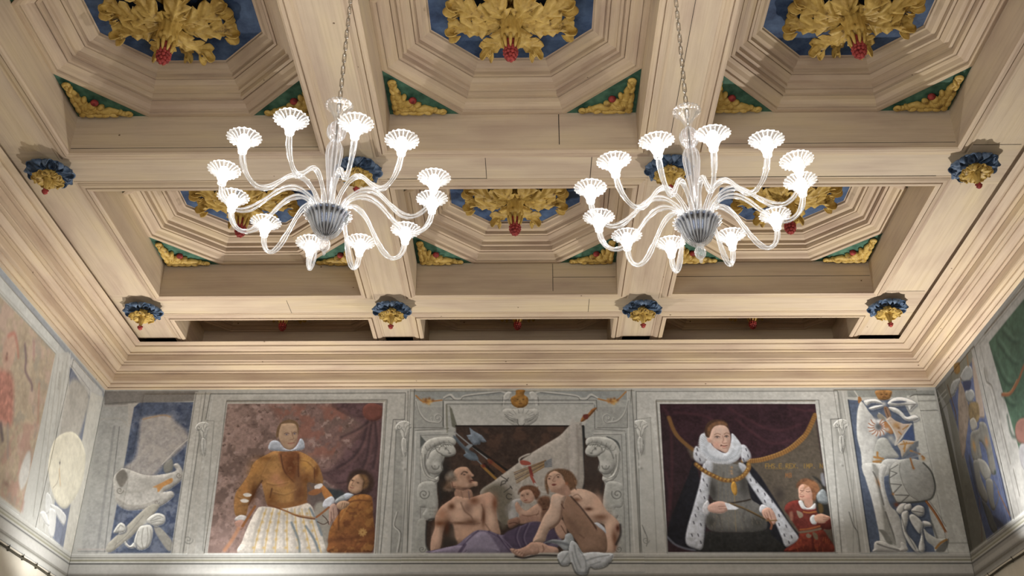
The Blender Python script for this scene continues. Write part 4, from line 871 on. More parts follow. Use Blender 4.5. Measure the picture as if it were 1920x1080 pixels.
W.poly([(582, 330), (620, 290), (680, 300), (725, 360), (735, 440), (700, 475), (620, 478), (590, 450), (582, 400)], (200, 152, 124), 1.2, True, .25, 9)
W.poly([(650, 470), (730, 450), (740, 530), (690, 550), (650, 520)], (182, 134, 108), 1)
W.blob(690, 430, 40, (204, 132, 108), .5)
for x, y in ((622, 358), (688, 370)): W.line([(x-20, y), (x, y+6), (x+20, y)], 1.4, (92, 56, 44), .6, .9); W.line([(x-20, y-22), (x+20, y-26)], 1, (130, 90, 66), .7, .6)
W.line([(645, 350), (598, 400), (625, 408)], 1.3, (160, 112, 88), .7, .9); W.line([(600, 426), (625, 432), (642, 424)], 1.6, (146, 66, 56), .6, .95)
for i in range(14): a = i*.5; W.line([(640+i*12, 245+abs(i-5)*6), (655+i*12, 275+abs(i-5)*8), (645+i*12, 300+abs(i-5)*8)], 2, (158, 104, 62), 1, .6)
W.poly([(582, 480), (620, 475), (660, 545), (710, 550), (760, 505), (778, 520), (765, 565), (690, 575), (625, 565), (592, 520)], (204, 202, 196), .8, True, .25, 5)
W.poly([(740, 200), (820, 240), (880, 330), (905, 500), (935, 640), (800, 620), (780, 510), (790, 420), (850, 320)], (38, 38, 36), 2)
W.poly([(830, 190), (860, 170), (885, 300), (850, 290)], (128, 130, 136), 2, al=.9); W.poly([(790, 400), (850, 345), (895, 390), (910, 500), (820, 500), (785, 450)], (134, 142, 142), 1.5, True, .4, 8, tex=.2); W.poly([(800, 510), (850, 520), (860, 600), (820, 610)], (92, 70, 34), 2)
W.poly([(715, 660), (745, 635), (780, 650), (785, 730), (740, 740), (712, 700)], (198, 200, 196), .8, True, .3, 5); W.poly([(760, 650), (830, 620), (900, 640), (938, 665), (900, 700), (860, 728), (780, 715)], (202, 152, 122), .8, True, .3, 7); W.line([(860, 660), (930, 665)], 1.2, (140, 92, 70)); W.line([(860, 685), (905, 682)], 1.2, (140, 92, 70))
W.clip()
# ---- central allegory: painted stone surround (A frame: 760,720,3)
W.fr = (760, 720, 3)
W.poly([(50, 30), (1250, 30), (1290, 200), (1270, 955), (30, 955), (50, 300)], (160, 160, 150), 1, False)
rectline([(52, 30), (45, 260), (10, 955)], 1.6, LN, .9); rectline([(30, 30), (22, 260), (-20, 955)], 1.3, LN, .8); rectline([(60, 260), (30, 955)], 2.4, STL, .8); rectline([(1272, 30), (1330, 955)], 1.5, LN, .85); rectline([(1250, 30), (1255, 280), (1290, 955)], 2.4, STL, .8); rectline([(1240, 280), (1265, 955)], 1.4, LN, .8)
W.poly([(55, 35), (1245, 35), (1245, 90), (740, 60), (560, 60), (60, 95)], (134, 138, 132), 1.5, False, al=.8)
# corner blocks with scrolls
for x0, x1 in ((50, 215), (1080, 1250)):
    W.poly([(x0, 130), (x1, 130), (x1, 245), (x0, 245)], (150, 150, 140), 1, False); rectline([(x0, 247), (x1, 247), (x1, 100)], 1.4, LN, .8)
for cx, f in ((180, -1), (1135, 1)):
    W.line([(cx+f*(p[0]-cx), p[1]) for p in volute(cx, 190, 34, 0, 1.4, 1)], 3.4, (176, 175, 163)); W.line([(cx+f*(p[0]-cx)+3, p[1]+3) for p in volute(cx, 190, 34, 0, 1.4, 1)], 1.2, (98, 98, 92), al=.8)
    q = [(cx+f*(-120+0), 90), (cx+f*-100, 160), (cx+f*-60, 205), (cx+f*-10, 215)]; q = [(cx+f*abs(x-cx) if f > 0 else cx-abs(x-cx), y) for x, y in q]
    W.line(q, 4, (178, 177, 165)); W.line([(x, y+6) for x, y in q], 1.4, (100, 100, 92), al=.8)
W.poly([(60, 30), (1250, 30), (1250, 40), (60, 40)], (182, 178, 162), 1, False)
# top pediment scrolls
for f in (-1, 1):
    def mx(pts): return [(648+f*x, y) for x, y in pts]
    W.line(mx([(430, 78), (395, 60), (370, 82), (335, 84), (310, 66), (180, 50), (110, 42), (70, 62)]), 4, (184, 182, 170)); W.line(mx([(430, 84), (398, 70), (372, 90), (335, 90), (312, 72), (180, 56), (110, 49)]), 1.5, (88, 88, 82), al=.85)
    W.poly(mx([(50, 50), (75, 45), (98, 75), (102, 130), (90, 150), (80, 100), (60, 85)]), (184, 182, 170), 1, True, .35, 5); W.line(mx([(98, 75), (102, 130), (85, 150)]), 1.5, (92, 92, 86), al=.8)
# frame mouldings
for pts in ([(215, 260), (215, 90), (1075, 90), (1075, 262), (1225, 265)],): pass
rectline([(245, 250), (212, 235), (212, 92), (1075, 92), (1078, 150)], 1.5, LN, .9); rectline([(240, 245), (222, 240), (222, 104), (1060, 104)], 2.4, (190, 188, 176), .8); rectline([(232, 240), (232, 114), (1055, 110)], 1.4, LN, .8); rectline([(232, 120), (236, 270)], 4, (120, 118, 98), .7)
W.poly([(248, 124), (1055, 120), (1010, 235), (290, 235)], (168, 167, 156), 1, False, grad=((180, 178, 166), 1.57)); W.poly([(248, 124), (262, 140), (292, 236), (284, 250), (262, 240)], (104, 104, 88), 1, False)
rectline([(1065, 255), (1235, 265)], 1.4, LN, .7); rectline([(1065, 250), (1065, 120)], 1.4, LN, .8); rectline([(55, 262), (240, 252)], 1.4, LN, .8); rectline([(60, 270), (232, 266)], 2.2, STL, .8); rectline([(85, 955), (85, 290), (240, 285)], 1.3, LN, .6)
rectline([(1060, 285), (1215, 285), (1240, 955)], 1.3, LN, .6); rectline([(1060, 278), (1222, 276)], 2, STL, .8)
W.poly([(85, 290), (85, 360), (115, 325)], (84, 88, 84), 1, False); W.poly([(1130, 295), (1195, 325), (1210, 380), (1180, 340)], (80, 84, 80), 1)
# gold garlands, mask and shell
for pts in ([(60, 66), (95, 98), (130, 100), (205, 92)], [(1240, 45), (1200, 85), (1160, 100), (1085, 85)]): W.line(pts, 3, (168, 112, 52), .8)
for cx in (125, 1165):
    for i in range(14): a = i*2.4; r = 4+i*1.5; W.blob(cx+r*1.3*math.cos(a), 97+r*.8*math.sin(a), 9, ((176, 116, 48), (128, 76, 34), (204, 156, 74))[i % 3], .85)
W.poly([(625, 35), (672, 35), (668, 60), (690, 80), (688, 115), (660, 135), (630, 135), (600, 115), (594, 80), (620, 62)], (150, 102, 40), .8, True, .4, 8, tex=.2)
W.blob(648, 95, 22, (196, 148, 70), .6); 
for x in (632, 664): W.blob(x, 88, 6, (70, 42, 22), .9, 4)
W.line([(640, 112), (656, 112)], 1.4, (80, 44, 24)); W.line([(646, 92), (644, 104), (652, 104)], 1, (96, 58, 28))
W.poly([(545, 155), (570, 138), (620, 142), (650, 135), (690, 142), (735, 140), (752, 165), (740, 205), (700, 232), (655, 244), (600, 230), (560, 200)], (172, 170, 158), 1, True, .3, 8)
for i in range(11): a = PI*(.02+.96*i/10); W.line([(650+22*math.cos(a), 200+10*math.sin(a)), (650+60*math.cos(a), 180+34*math.sin(a)+10), (650+92*math.cos(a), 168+44*math.sin(a))], 1.3, (96, 96, 88), .6, .8)
for i in range(8): a = PI*(1.05+.9*i/7); W.blob(650+60*math.cos(a), 178+26*math.sin(a), 13, (186, 184, 172), .7, 9); W.line([(650+50*math.cos(a), 185+20*math.sin(a)), (650+78*math.cos(a), 178+36*math.sin(a))], 1.1, (100, 100, 92), .6, .7)
W.blob(652, 212, 24, (188, 186, 174), .95, 26); W.line([(632, 200), (634, 225), (650, 238), (672, 225)], 1.4, (76, 76, 70), al=.9)
# dark interior
W.poly([(284, 236), (1002, 236), (1010, 300), (1085, 400), (1120, 560), (1150, 700), (1200, 830), (1180, 930), (1100, 953), (140, 953), (112, 900), (115, 770), (175, 700), (180, 560), (205, 480), (225, 400), (285, 330)], (60, 46, 38), 1.2, False, tex=.2)
W.mottle([(284, 236), (1002, 236), (860, 330), (600, 460), (450, 600), (300, 470), (285, 330)], (86, 60, 46), 30, -.1, .7, 41)
W.line([(284, 237), (1002, 237)], 3, (30, 26, 24)); W.poly([(988, 240), (1008, 240), (1006, 590), (990, 590)], (34, 36, 36), 1, False)
W.poly([(180, 480), (240, 420), (250, 600), (200, 640)], (40, 38, 34), 8, al=.8); W.blob(1050, 480, 60, (60, 52, 46), .7, 100)
# halberds
def hal(p0, p1, w_, c): W.line([p0, p1], w_, c, .6, 1, sm=False)
hal((278, 272), (470, 430), 2.6, (136, 138, 134)); hal((272, 292), (430, 455), 2.4, (110, 118, 122)); hal((380, 350), (575, 490), 5, (34, 30, 28)); hal((470, 430), (560, 500), 7, (120, 74, 42)); hal((430, 460), (520, 545), 5, (150, 108, 44)); hal((445, 450), (500, 505), 4, (36, 28, 26))
W.poly([(360, 245), (385, 265), (430, 290), (458, 325), (440, 330), (425, 325), (420, 340), (385, 345), (355, 310), (345, 290), (368, 285)], (112, 124, 134), .8, False, .4, 6, tex=.15); W.poly([(335, 360), (360, 340), (380, 345), (360, 365), (350, 390), (340, 390)], (124, 134, 138), .8, True)
W.poly([(328, 400), (360, 385), (395, 395), (412, 430), (370, 430), (340, 415)], (92, 106, 116), .8, True, .3, 5); W.line([(278, 300), (330, 360), (390, 400)], 6, (78, 90, 98), 1.5, .9); W.blob(440, 462, 12, (120, 40, 32), .95); W.blob(480, 440, 16, (112, 48, 36), .9)
# banner
W.poly([(985, 212), (925, 235), (870, 290), (780, 345), (700, 395), (660, 425), (600, 470), (500, 545), (420, 610), (470, 700), (560, 790), (700, 760), (850, 700), (992, 600), (1000, 400), (992, 230)], (164, 156, 142), 1.2, True, .2, 14, tex=.08)
W.poly([(430, 610), (520, 560), (600, 620), (590, 760), (540, 810), (500, 700)], (104, 96, 78), 6, al=.9); W.poly([(925, 240), (955, 225), (950, 590), (925, 590)], (176, 168, 156), 3, True, al=.8); W.line([(965, 230), (975, 400), (970, 590)], 4, (136, 128, 116), 2, .7); W.line([(905, 270), (912, 400), (930, 560)], 3, (146, 138, 124), 2, .6)
W.line([(700, 395), (680, 400), (640, 425), (660, 470)], 3, (190, 180, 164), 1); W.line([(730, 400), (700, 430), (640, 600)], 3, (186, 176, 162), 1.5, .8); W.blob(770, 470, 60, (178, 170, 156), .5)
W.line([(706, 395), (665, 420)], 2, (126, 118, 104)); W.poly([(645, 435), (665, 430), (700, 440), (705, 455), (670, 458), (650, 452)], (158, 70, 54), .8)
for i in range(7):
    f = i/6; hal((612+f*14, 500+f*58), (790+f*10, 430+f*26), 1.7, ((132, 96, 52), (92, 64, 38), (158, 124, 70))[i % 3])
for i in range(5): W.line([(785, 440+i*7), (822, 424+i*10)], 2.4, (106, 112, 116))
W.poly([(690, 465), (706, 462), (722, 520), (705, 525)], (132, 54, 46), .8, False); W.line([(708, 520), (728, 560)], 5, (160, 74, 58)); W.line([(728, 560), (760, 600), (790, 610)], 3, (184, 178, 166))
LC = (66, 62, 56)
for pts in ([(540, 520), (575, 545), (545, 548), (538, 575)], [(580, 530), (560, 560), (535, 570)], [(555, 610), (595, 580)], [(590, 575), (600, 590)], [(598, 625), (578, 618), (568, 635), (580, 648), (598, 645)]): W.line(pts, 2, LC, .6, .85, sm=len(pts) > 3)
# banner finial
W.poly([(1078, 135), (1050, 142), (1025, 170), (1000, 180), (985, 210), (1000, 212), (1025, 195), (1050, 170)], (138, 84, 38), .8, True, .4, 5); W.poly([(1000, 175), (1030, 172), (1025, 198), (1005, 195)], (112, 46, 34), .8)
# herms left and right
def herm(f, ox):
    def q(pts): return [((x if f > 0 else 2*ox-x), y) for x, y in pts]
    W.poly(q([(95, 360), (130, 315), (190, 298), (250, 298), (280, 315), (275, 345), (220, 335), (170, 350), (130, 380), (118, 440), (125, 500), (160, 530), (185, 520), (185, 545), (150, 555), (105, 520), (85, 440)]), (176, 175, 163), 1, True, .4, 8)
    W.poly(q([(150, 380), (200, 355), (215, 400), (205, 440), (210, 480), (180, 510), (140, 500), (115, 460), (125, 410)]), (164, 163, 152), 1, True, .35, 12)
    W.poly(q([(190, 350), (215, 335), (262, 340), (284, 375), (275, 400), (235, 410), (200, 400), (184, 380)]), (178, 177, 165), 1, True, .35, 9)
    a = q([(228, 362), (250, 390), (216, 385), (245, 372)]); W.blob(a[0][0], a[0][1], 7, (58, 58, 54), .9, 5); W.blob(a[1][0], a[1][1], 9, (70, 70, 64), .8, 5); W.line(q([(222, 370), (240, 372), (246, 384)]), 1.2, (96, 96, 88))
    b = q([(150, 450), (190, 480), (150, 470)]); W.blob(b[1][0], b[1][1], 18, (186, 185, 173), .7); W.blob(b[2][0]+f*16, b[2][1]+4, 16, (112, 112, 102), .7, 10); W.line(q([(165, 350), (180, 380), (205, 395)]), 2, (96, 96, 88), 1, .8)
    W.line(q([(275, 345), (205, 340), (150, 365), (125, 420)]), 2, (100, 100, 92), 1, .8)
    for i in range(6): W.line(q([(112+i*26, 352-i*9+(i > 3)*6*(i-3)), (122+i*26, 372-i*8), (140+i*26, 376-i*8)]), 1.3, (108, 108, 98), .6, .75)
    W.line(q([(92, 390), (100, 470), (125, 520), (170, 538)]), 1.6, (104, 104, 96), .8, .8); W.line(q([(112, 400), (112, 460), (136, 510)]), 3, (92, 92, 84), 1.4, .7)
    W.line(q([(205, 400), (222, 406), (250, 408), (272, 400)]), 2.4, (84, 84, 76), 1, .8); W.line(q([(190, 372), (196, 356), (214, 344), (240, 340)]), 2, (112, 112, 102), .8, .8)
    for i in range(5): W.line(q([(200+i*12, 345-i*1.5), (206+i*13, 354-i*1.5)]), 1.2, (96, 96, 88), .6, .8)
    W.blob(*q([(168, 452)])[0], 20, (196, 195, 183), .8); W.line(q([(148, 462), (160, 480), (182, 478), (190, 462)]), 1.8, (92, 92, 84), .8, .8); W.blob(*q([(166, 462)])[0], 4, (80, 80, 72), .8); W.line(q([(206, 440), (204, 470), (212, 484)]), 2, (88, 88, 80), .9, .8); W.line(q([(136, 500), (168, 508), (200, 496)]), 2, (100, 100, 92), .9, .7)
    W.poly(q([(90, 555), (160, 552), (180, 620), (185, 690), (175, 750), (130, 770), (95, 740), (115, 700), (75, 690), (65, 600)]), (166, 166, 155), 1, True, .35, 8)
    W.line([(x, y) for x, y in q([(p[0], p[1]) for p in volute(105, 620, 32, -.5, 1.5, 1)])], 1.8, (100, 100, 92), .7, .9)
    for i in range(9): c = q([(140+(i % 3)*14, 700+(i//3)*18)])[0]; W.blob(c[0], c[1], 7, (136, 136, 124), .8)
    W.poly(q([(80, 760), (115, 775), (118, 900), (140, 955), (60, 955), (62, 800)]), (158, 158, 147), 1, True, .2, 6); W.line([(x, y) for x, y in q([(p[0], p[1]) for p in volute(95, 930, 20, 0, 1.3, 1)])], 1.5, (104, 104, 96), .7, .9)
    W.line(q([(185, 560), (200, 640), (190, 700), (178, 755), (125, 775), (118, 900), (140, 950)]), 3, (40, 40, 38), 1.4, .8)
herm(1, 0); 
def herm_r():
    global W
    ox = 648; herm(-1, ox)
herm_r()
# old man
W.fr = (780, 860, 5.6833)
SK = (178, 140, 114)
W.poly([(420, 330), (580, 330), (600, 430), (520, 470), (430, 440)], (166, 126, 100), 1, True, .25, 9)
W.poly([(370, 440), (430, 400), (560, 420), (700, 380), (790, 360), (850, 430), (855, 560), (880, 700), (900, 820), (820, 900), (440, 910), (400, 830), (370, 700), (330, 690), (290, 780), (270, 900), (240, 990), (160, 1005), (160, 860), (200, 740), (205, 620), (260, 520), (330, 465)], SK, 1.1, True, .35, 16, tex=.05)
W.poly([(330, 690), (390, 700), (420, 840), (440, 905), (350, 925), (290, 930), (310, 830)], (52, 46, 40), 2)
W.blobs(((460, 600, 80, 70, (204, 168, 142), .6), (650, 580, 60, 90, (206, 170, 144), .6), (450, 500, 60, 30, (210, 176, 150), .5), (760, 440, 60, 60, (204, 160, 134), .6), (800, 640, 40, 90, (208, 174, 148), .6), (220, 830, 40, 90, (206, 168, 142), .6), (550, 530, 40, 50, (140, 112, 96), .6), (380, 510, 34, 34, (110, 76, 56), .7), (720, 620, 18, 90, (104, 70, 52), .75), (590, 680, 70, 34, (110, 80, 64), .65), (480, 690, 90, 14, (112, 80, 60), .6), (260, 690, 60, 30, (120, 80, 56), .7), (540, 800, 120, 70, (196, 156, 128), .5), (620, 450, 50, 40, (132, 92, 70), .5), (330, 740, 26, 70, (96, 62, 46), .6), (280, 600, 50, 60, (180, 130, 100), .4), (840, 480, 26, 80, (132, 90, 68), .5)))
W.line([(480, 470), (520, 560), (590, 620), (620, 700)], 2.4, (116, 84, 66), 1.4, .7); W.line([(360, 690), (440, 680), (560, 700), (680, 690)], 2, (118, 86, 66), 1.4, .6); W.line([(700, 490), (720, 570), (700, 660)], 2.2, (112, 78, 60), 1.3, .7); W.line([(740, 700), (790, 770)], 2, (124, 90, 70), 1.2, .7)
# old man's head tilted up
W.poly([(390, 230), (400, 140), (460, 95), (540, 92), (575, 130), (600, 160), (618, 185), (592, 200), (605, 225), (600, 240), (655, 250), (650, 290), (600, 300), (560, 320), (500, 345), (420, 320), (380, 280)], (184, 142, 112), 1, True, .28, 10, tex=.05)
W.poly([(310, 200), (330, 160), (390, 130), (420, 190), (440, 230), (390, 260), (400, 320), (420, 345), (350, 350), (290, 330), (330, 260)], (112, 96, 80), 3, tex=.3); W.blob(340, 290, 60, (104, 70, 46), .6, 60); W.blob(370, 170, 36, (132, 132, 122), .6)
W.line([(485, 165), (510, 140), (545, 150)], 3, (70, 50, 40), 1, .9); W.blob(515, 172, 14, (50, 36, 30), .9, 9); W.blob(560, 200, 24, (116, 76, 58), .7, 30); W.blob(600, 180, 14, (206, 160, 130), .8); W.blob(580, 245, 22, (92, 56, 44), .8, 26); W.line([(590, 232), (615, 238)], 2, (96, 46, 40)); W.blob(635, 272, 20, (196, 158, 132), .8)
W.blob(395, 275, 22, (196, 148, 118), .9, 34, .3); W.line([(385, 255), (395, 300), (420, 300)], 1.5, (110, 70, 52)); W.blob(520, 320, 50, (84, 56, 44), .75, 18); W.blob(470, 250, 44, (200, 160, 130), .6); W.blob(450, 315, 26, (120, 84, 64), .7); W.blob(540, 280, 30, (204, 164, 136), .5); W.blob(480, 130, 40, (206, 160, 130), .5)
W.line([(480, 350), (500, 420)], 2, (130, 94, 74), 1.2, .7); W.line([(560, 350), (570, 430)], 2.4, (104, 84, 84), 1.2, .7)
# purple drape
W.fr = (760, 720, 3)
W.poly([(140, 952), (210, 925), (290, 905), (340, 865), (400, 825), (470, 828), (540, 850), (600, 830), (650, 800), (760, 765), (850, 850), (880, 880), (840, 930), (720, 952)], (108, 96, 118), 1, True, .25, 12, tex=.06)
W.poly([(350, 865), (420, 830), (470, 845), (510, 900), (520, 952), (340, 952), (330, 910)], (140, 130, 150), 2, True, .25, 14); W.poly([(140, 952), (230, 920), (330, 910), (330, 952)], (138, 126, 146), 1.5, True, .3, 8)
W.poly([(560, 840), (660, 795), (770, 768), (860, 850), (820, 900), (700, 920), (600, 925), (560, 890)], (78, 66, 88), 3, True, .2, 10)
for p in ([(470, 830), (540, 870), (600, 930)], [(410, 828), (350, 880), (300, 950)], [(640, 800), (620, 860), (640, 915)], [(690, 785), (660, 860), (680, 915)], [(520, 850), (560, 905), (600, 950)], [(340, 905), (310, 950)]): W.line(p, 3, (62, 50, 74), 1.6, .75); W.line([(x+9, y+2) for x, y in p], 2, (150, 138, 158), 1.4, .5)
# child
W.fr = (930, 860, 4.908)
W.poly([(110, 440), (160, 380), (230, 370), (240, 420), (200, 540), (180, 570), (120, 560)], (166, 164, 158), 1.2, True, .3, 8, tex=.1); W.poly([(80, 470), (120, 400), (150, 400), (130, 480), (100, 540)], (128, 122, 110), 3, al=.8)
W.poly([(175, 420), (200, 400), (240, 460), (280, 480), (340, 440), (400, 410), (450, 440), (455, 520), (440, 580), (360, 570), (230, 595), (215, 520), (185, 480)], (180, 140, 114), 1, True, .3, 9, tex=.05)
W.poly([(215, 530), (300, 520), (400, 540), (430, 580), (330, 580), (225, 598)], (160, 120, 98), 2); W.line([(240, 520), (300, 530), (390, 510)], 1.6, (116, 80, 62), 1, .8); W.line([(370, 525), (390, 500), (395, 480)], 1.3, (112, 76, 60), .8, .8); W.blob(250, 490, 40, (204, 168, 142), .6, 24); W.blob(400, 450, 40, (196, 156, 130), .5)
W.poly([(110, 570), (160, 550), (200, 540), (225, 580), (190, 610), (130, 640), (108, 610)], (140, 100, 80), 1.2, True, .3, 6); W.line([(120, 600), (170, 590), (200, 600)], 1.5, (84, 54, 42))
W.poly([(205, 330), (215, 285), (270, 250), (340, 250), (395, 290), (405, 330), (370, 380), (330, 330), (230, 310)], (92, 58, 40), 2, tex=.3)
W.poly([(222, 330), (250, 290), (310, 285), (345, 330), (350, 380), (310, 412), (260, 408), (230, 380)], (190, 148, 120), 1, True, .25, 8)
for i in range(9): W.line([(225+i*18, 275-abs(4-i)*-6), (240+i*18, 262), (255+i*16, 285)], 2, (128, 84, 54), 1, .7)
for x, y in ((243, 342), (290, 330)): W.blob(x, y, 11, (62, 40, 32), .85, 7); W.line([(x-12, y-8), (x+12, y-12)], 1, (120, 84, 64), .7, .7)
W.line([(262, 335), (258, 362), (272, 366)], 1.2, (140, 98, 78), .7, .9); W.line([(264, 386), (285, 382)], 2, (140, 66, 54), .6, .9); W.blob(310, 375, 24, (204, 150, 124), .5); W.blob(235, 370, 18, (206, 158, 132), .5)
# second child in shadow
W.poly([(380, 400), (400, 360), (450, 345), (495, 360), (500, 440), (470, 500), (430, 520), (420, 460)], (104, 70, 50), 2.5, True, .2, 8, tex=.2); W.blob(440, 420, 14, (60, 36, 28), .8, 8); W.blob(470, 450, 16, (128, 88, 64), .7); W.line([(430, 470), (460, 468)], 1.6, (64, 34, 28))
W.poly([(420, 500), (470, 480), (440, 560), (415, 580)], (120, 84, 64), 3)
# youth: far torso and arm, then leg
W.poly([(690, 290), (790, 280), (900, 320), (970, 400), (1020, 480), (1110, 560), (1142, 620), (1140, 700), (1110, 790), (1085, 868), (1010, 868), (1000, 780), (1005, 640), (980, 600), (900, 590), (820, 540), (740, 420), (690, 350)], (186, 150, 124), 1.1, True, .3, 14, tex=.05)
W.blobs(((780, 350, 70, 50, (212, 180, 154), .6), (900, 480, 70, 60, (206, 172, 146), .5), (855, 465, 36, 16, (96, 66, 52), .7), (1050, 620, 40, 80, (208, 174, 148), .6), (1090, 750, 24, 90, (118, 82, 62), .6), (960, 540, 60, 26, (128, 94, 74), .5), (740, 380, 40, 20, (130, 94, 74), .5), (1050, 800, 30, 60, (196, 160, 134), .5), (1120, 640, 16, 30, (92, 56, 44), .8), (940, 400, 40, 70, (200, 162, 136), .5)))
W.line([(705, 350), (750, 330), (790, 370)], 2, (130, 96, 78), 1, .7); W.line([(1142, 610), (1145, 700), (1105, 790)], 4, (44, 38, 36), 1.6, .8)
W.poly([(540, 640), (600, 560), (650, 640), (640, 720), (590, 735)], (178, 138, 112), 1.5, True, .2, 8); W.line([(600, 620), (640, 690)], 2, (116, 82, 64))
W.poly([(890, 600), (940, 590), (1000, 640), (1010, 690), (960, 650), (910, 620)], (186, 190, 194), 1, True, .3, 5)
# thigh in shade and lit shin
W.poly([(600, 330), (680, 350), (760, 440), (850, 540), (930, 620), (1000, 680), (1022, 760), (1010, 868), (900, 880), (800, 870), (740, 760), (660, 660), (620, 560), (600, 450)], (142, 108, 84), 1.1, True, .3, 20, tex=.05)
W.blob(850, 780, 90, (160, 124, 98), .5, 70); W.blob(700, 600, 36, (108, 78, 60), .5, 120, -.6); W.blob(680, 480, 40, (164, 126, 100), .5, 60, -.6); W.line([(690, 350), (780, 450), (880, 580), (920, 640)], 3, (60, 42, 34), 1.2, .8); W.line([(770, 700), (810, 730)], 2, (100, 70, 54), 1.2, .6); W.line([(905, 620), (925, 655)], 2, (92, 62, 50), 1, .8)
W.poly([(510, 350), (540, 325), (600, 318), (650, 340), (630, 400), (615, 480), (600, 560), (560, 620), (500, 650), (470, 700), (440, 770), (350, 775), (340, 750), (370, 690), (400, 620), (440, 530), (490, 450)], (194, 160, 134), 1.1, True, .35, 13, tex=.05)
W.blob(560, 390, 40, (220, 192, 168), .6, 60, .2); W.blob(480, 560, 36, (218, 186, 160), .6, 80, .5); W.line([(610, 400), (605, 490), (580, 580), (500, 645)], 4, (112, 78, 58), 1.8, .7); W.line([(600, 420), (625, 460)], 2, (96, 68, 54)); W.line([(560, 470), (520, 560)], 2, (206, 172, 146), 1.5, .6)
# feet
W.poly([(130, 840), (150, 828), (200, 835), (270, 810), (330, 770), (380, 790), (400, 850), (380, 880), (300, 890), (230, 912), (180, 890)], (180, 140, 116), 1, True, .35, 8); W.poly([(320, 800), (360, 770), (430, 775), (480, 800), (560, 820), (575, 860), (540, 885), (420, 890), (360, 880), (320, 850)], (186, 146, 122), 1, True, .35, 8)
for i in range(5): W.blob(150+i*22, 842+i*12, 9, (206, 164, 140), .7); W.line([(160+i*22, 850+i*11), (176+i*22, 838+i*10)], 1.2, (110, 72, 58), .7, .8)
for i in range(5): W.blob(335+i*8, 790+i*22, 9, (208, 166, 142), .8); W.line([(345+i*8, 800+i*20), (362+i*8, 790+i*20)], 1.2, (110, 72, 58), .7, .8)
W.line([(430, 800), (440, 840), (420, 870)], 2, (128, 86, 70), 1, .7); W.line([(180, 900), (260, 915), (380, 890), (560, 890)], 4, (36, 32, 32), 1.8, .85)
# youth's head
W.poly([(450, 230), (455, 170), (490, 120), (560, 95), (640, 100), (700, 130), (745, 200), (740, 250), (700, 290), (660, 300), (640, 260), (600, 150), (500, 140), (485, 320), (460, 290)], (104, 74, 50), 2, tex=.3)
W.poly([(470, 200), (490, 140), (540, 115), (590, 140), (620, 190), (640, 240), (600, 290), (540, 305), (500, 290), (480, 250)], (192, 152, 124), 1, True, .25, 8)
W.poly([(500, 300), (600, 270), (650, 240), (690, 320), (640, 345), (560, 320)], (166, 126, 102), 1.5)
for i in range(12): W.line([(600+i*9, 110+i*5), (640+i*8, 170+i*8), (650+i*8, 220+i*6)], 2, ((140, 100, 66), (78, 52, 36))[i % 2], 1, .6)
for x, y in ((490, 185), (572, 170)): W.blob(x, y+1, 15, (150, 112, 90), .7, 12); W.blob(x, y, 9, (48, 32, 28), .95, 7); W.line([(x-18, y-14), (x, y-24), (x+18, y-18)], 1.4, (92, 62, 46), .7, .8)
W.line([(545, 165), (522, 200), (530, 212), (545, 208)], 1.4, (142, 98, 78), .7, .9); W.poly([(512, 238), (530, 232), (558, 236), (540, 250), (520, 250)], (120, 58, 50), .7); W.blob(570, 215, 26, (206, 150, 122), .6); W.blob(540, 280, 20, (170, 128, 104), .6); W.blob(650, 230, 16, (176, 100, 62), .7)
# white cloth over the sill
CL = (178, 182, 180)
W.poly([(440, 780), (520, 745), (620, 750), (640, 700), (690, 690), (720, 760), (700, 800), (660, 850), (620, 840), (560, 790), (480, 775)], (154, 160, 160), 1, True, .35, 8); W.line([(470, 765), (580, 770), (680, 800)], 5, (88, 94, 98), 2, .7)
W.poly([(570, 880), (620, 850), (680, 860), (690, 940), (650, 980), (590, 970), (565, 920)], CL, .9, True, .35, 8)
W.poly([(670, 850), (690, 760), (740, 780), (790, 860), (850, 900), (860, 1000), (830, 1060), (780, 1070), (720, 1030), (690, 950)], CL, .9, True, .4, 9)
W.poly([(790, 880), (900, 860), (1000, 870), (1080, 878), (1060, 940), (990, 995), (900, 1010), (840, 980), (800, 920)], (184, 187, 185), .9, True, .35, 10)
for p in ([(720, 800), (740, 900), (780, 1000)], [(760, 830), (820, 930), (830, 1040)], [(600, 960), (640, 900), (660, 870)], [(830, 940), (920, 910), (1040, 890)], [(700, 860), (720, 950), (750, 1030)], [(870, 980), (960, 950)]): W.line(p, 2.4, (118, 124, 124), 1.3, .7)
W.line([(570, 930), (600, 984), (660, 986), (694, 962), (730, 1046), (786, 1078), (838, 1066), (866, 1002), (910, 1018), (1000, 1000), (1070, 940)], 2.4, (64, 66, 62), 1.2, .7)
# ---- right trophy and corner pilaster (T2: 1590,730,6.747 ; full frame for architecture)
W.fr = (0, 0, 1)
W.poly([(1588, 732), (1752, 732), (1752, 745), (1590, 748)], (140, 142, 132), 1, False)
W.poly([(1700, 742), (1752, 742), (1828, 1040), (1775, 1040), (1745, 1038)], (190, 190, 176), 1, False); W.line([(1705, 745), (1717, 740), (1752, 740)], 1.6, LN); W.line([(1726, 770), (1758, 769)], 1.6, LN, al=.8); W.line([(1726, 774), (1760, 773)], 2, STL); W.line([(1722, 752), (1755, 751)], 3, STD, 1, .7)
vln(1735, 775, 1787, 1020, 12, (176, 176, 163), .6); vln(1728, 775, 1770, 1000, 3, STL, .6); W.line([(1775, 1018), (1822, 1018)], 2, STD, al=.6); W.line([(1775, 1023), (1822, 1023)], 2, STL, al=.8)
W.poly([(1586, 745), (1715, 745), (1700, 770), (1730, 860), (1768, 1036), (1630, 1036), (1610, 900)], (180, 180, 168), 1, False)
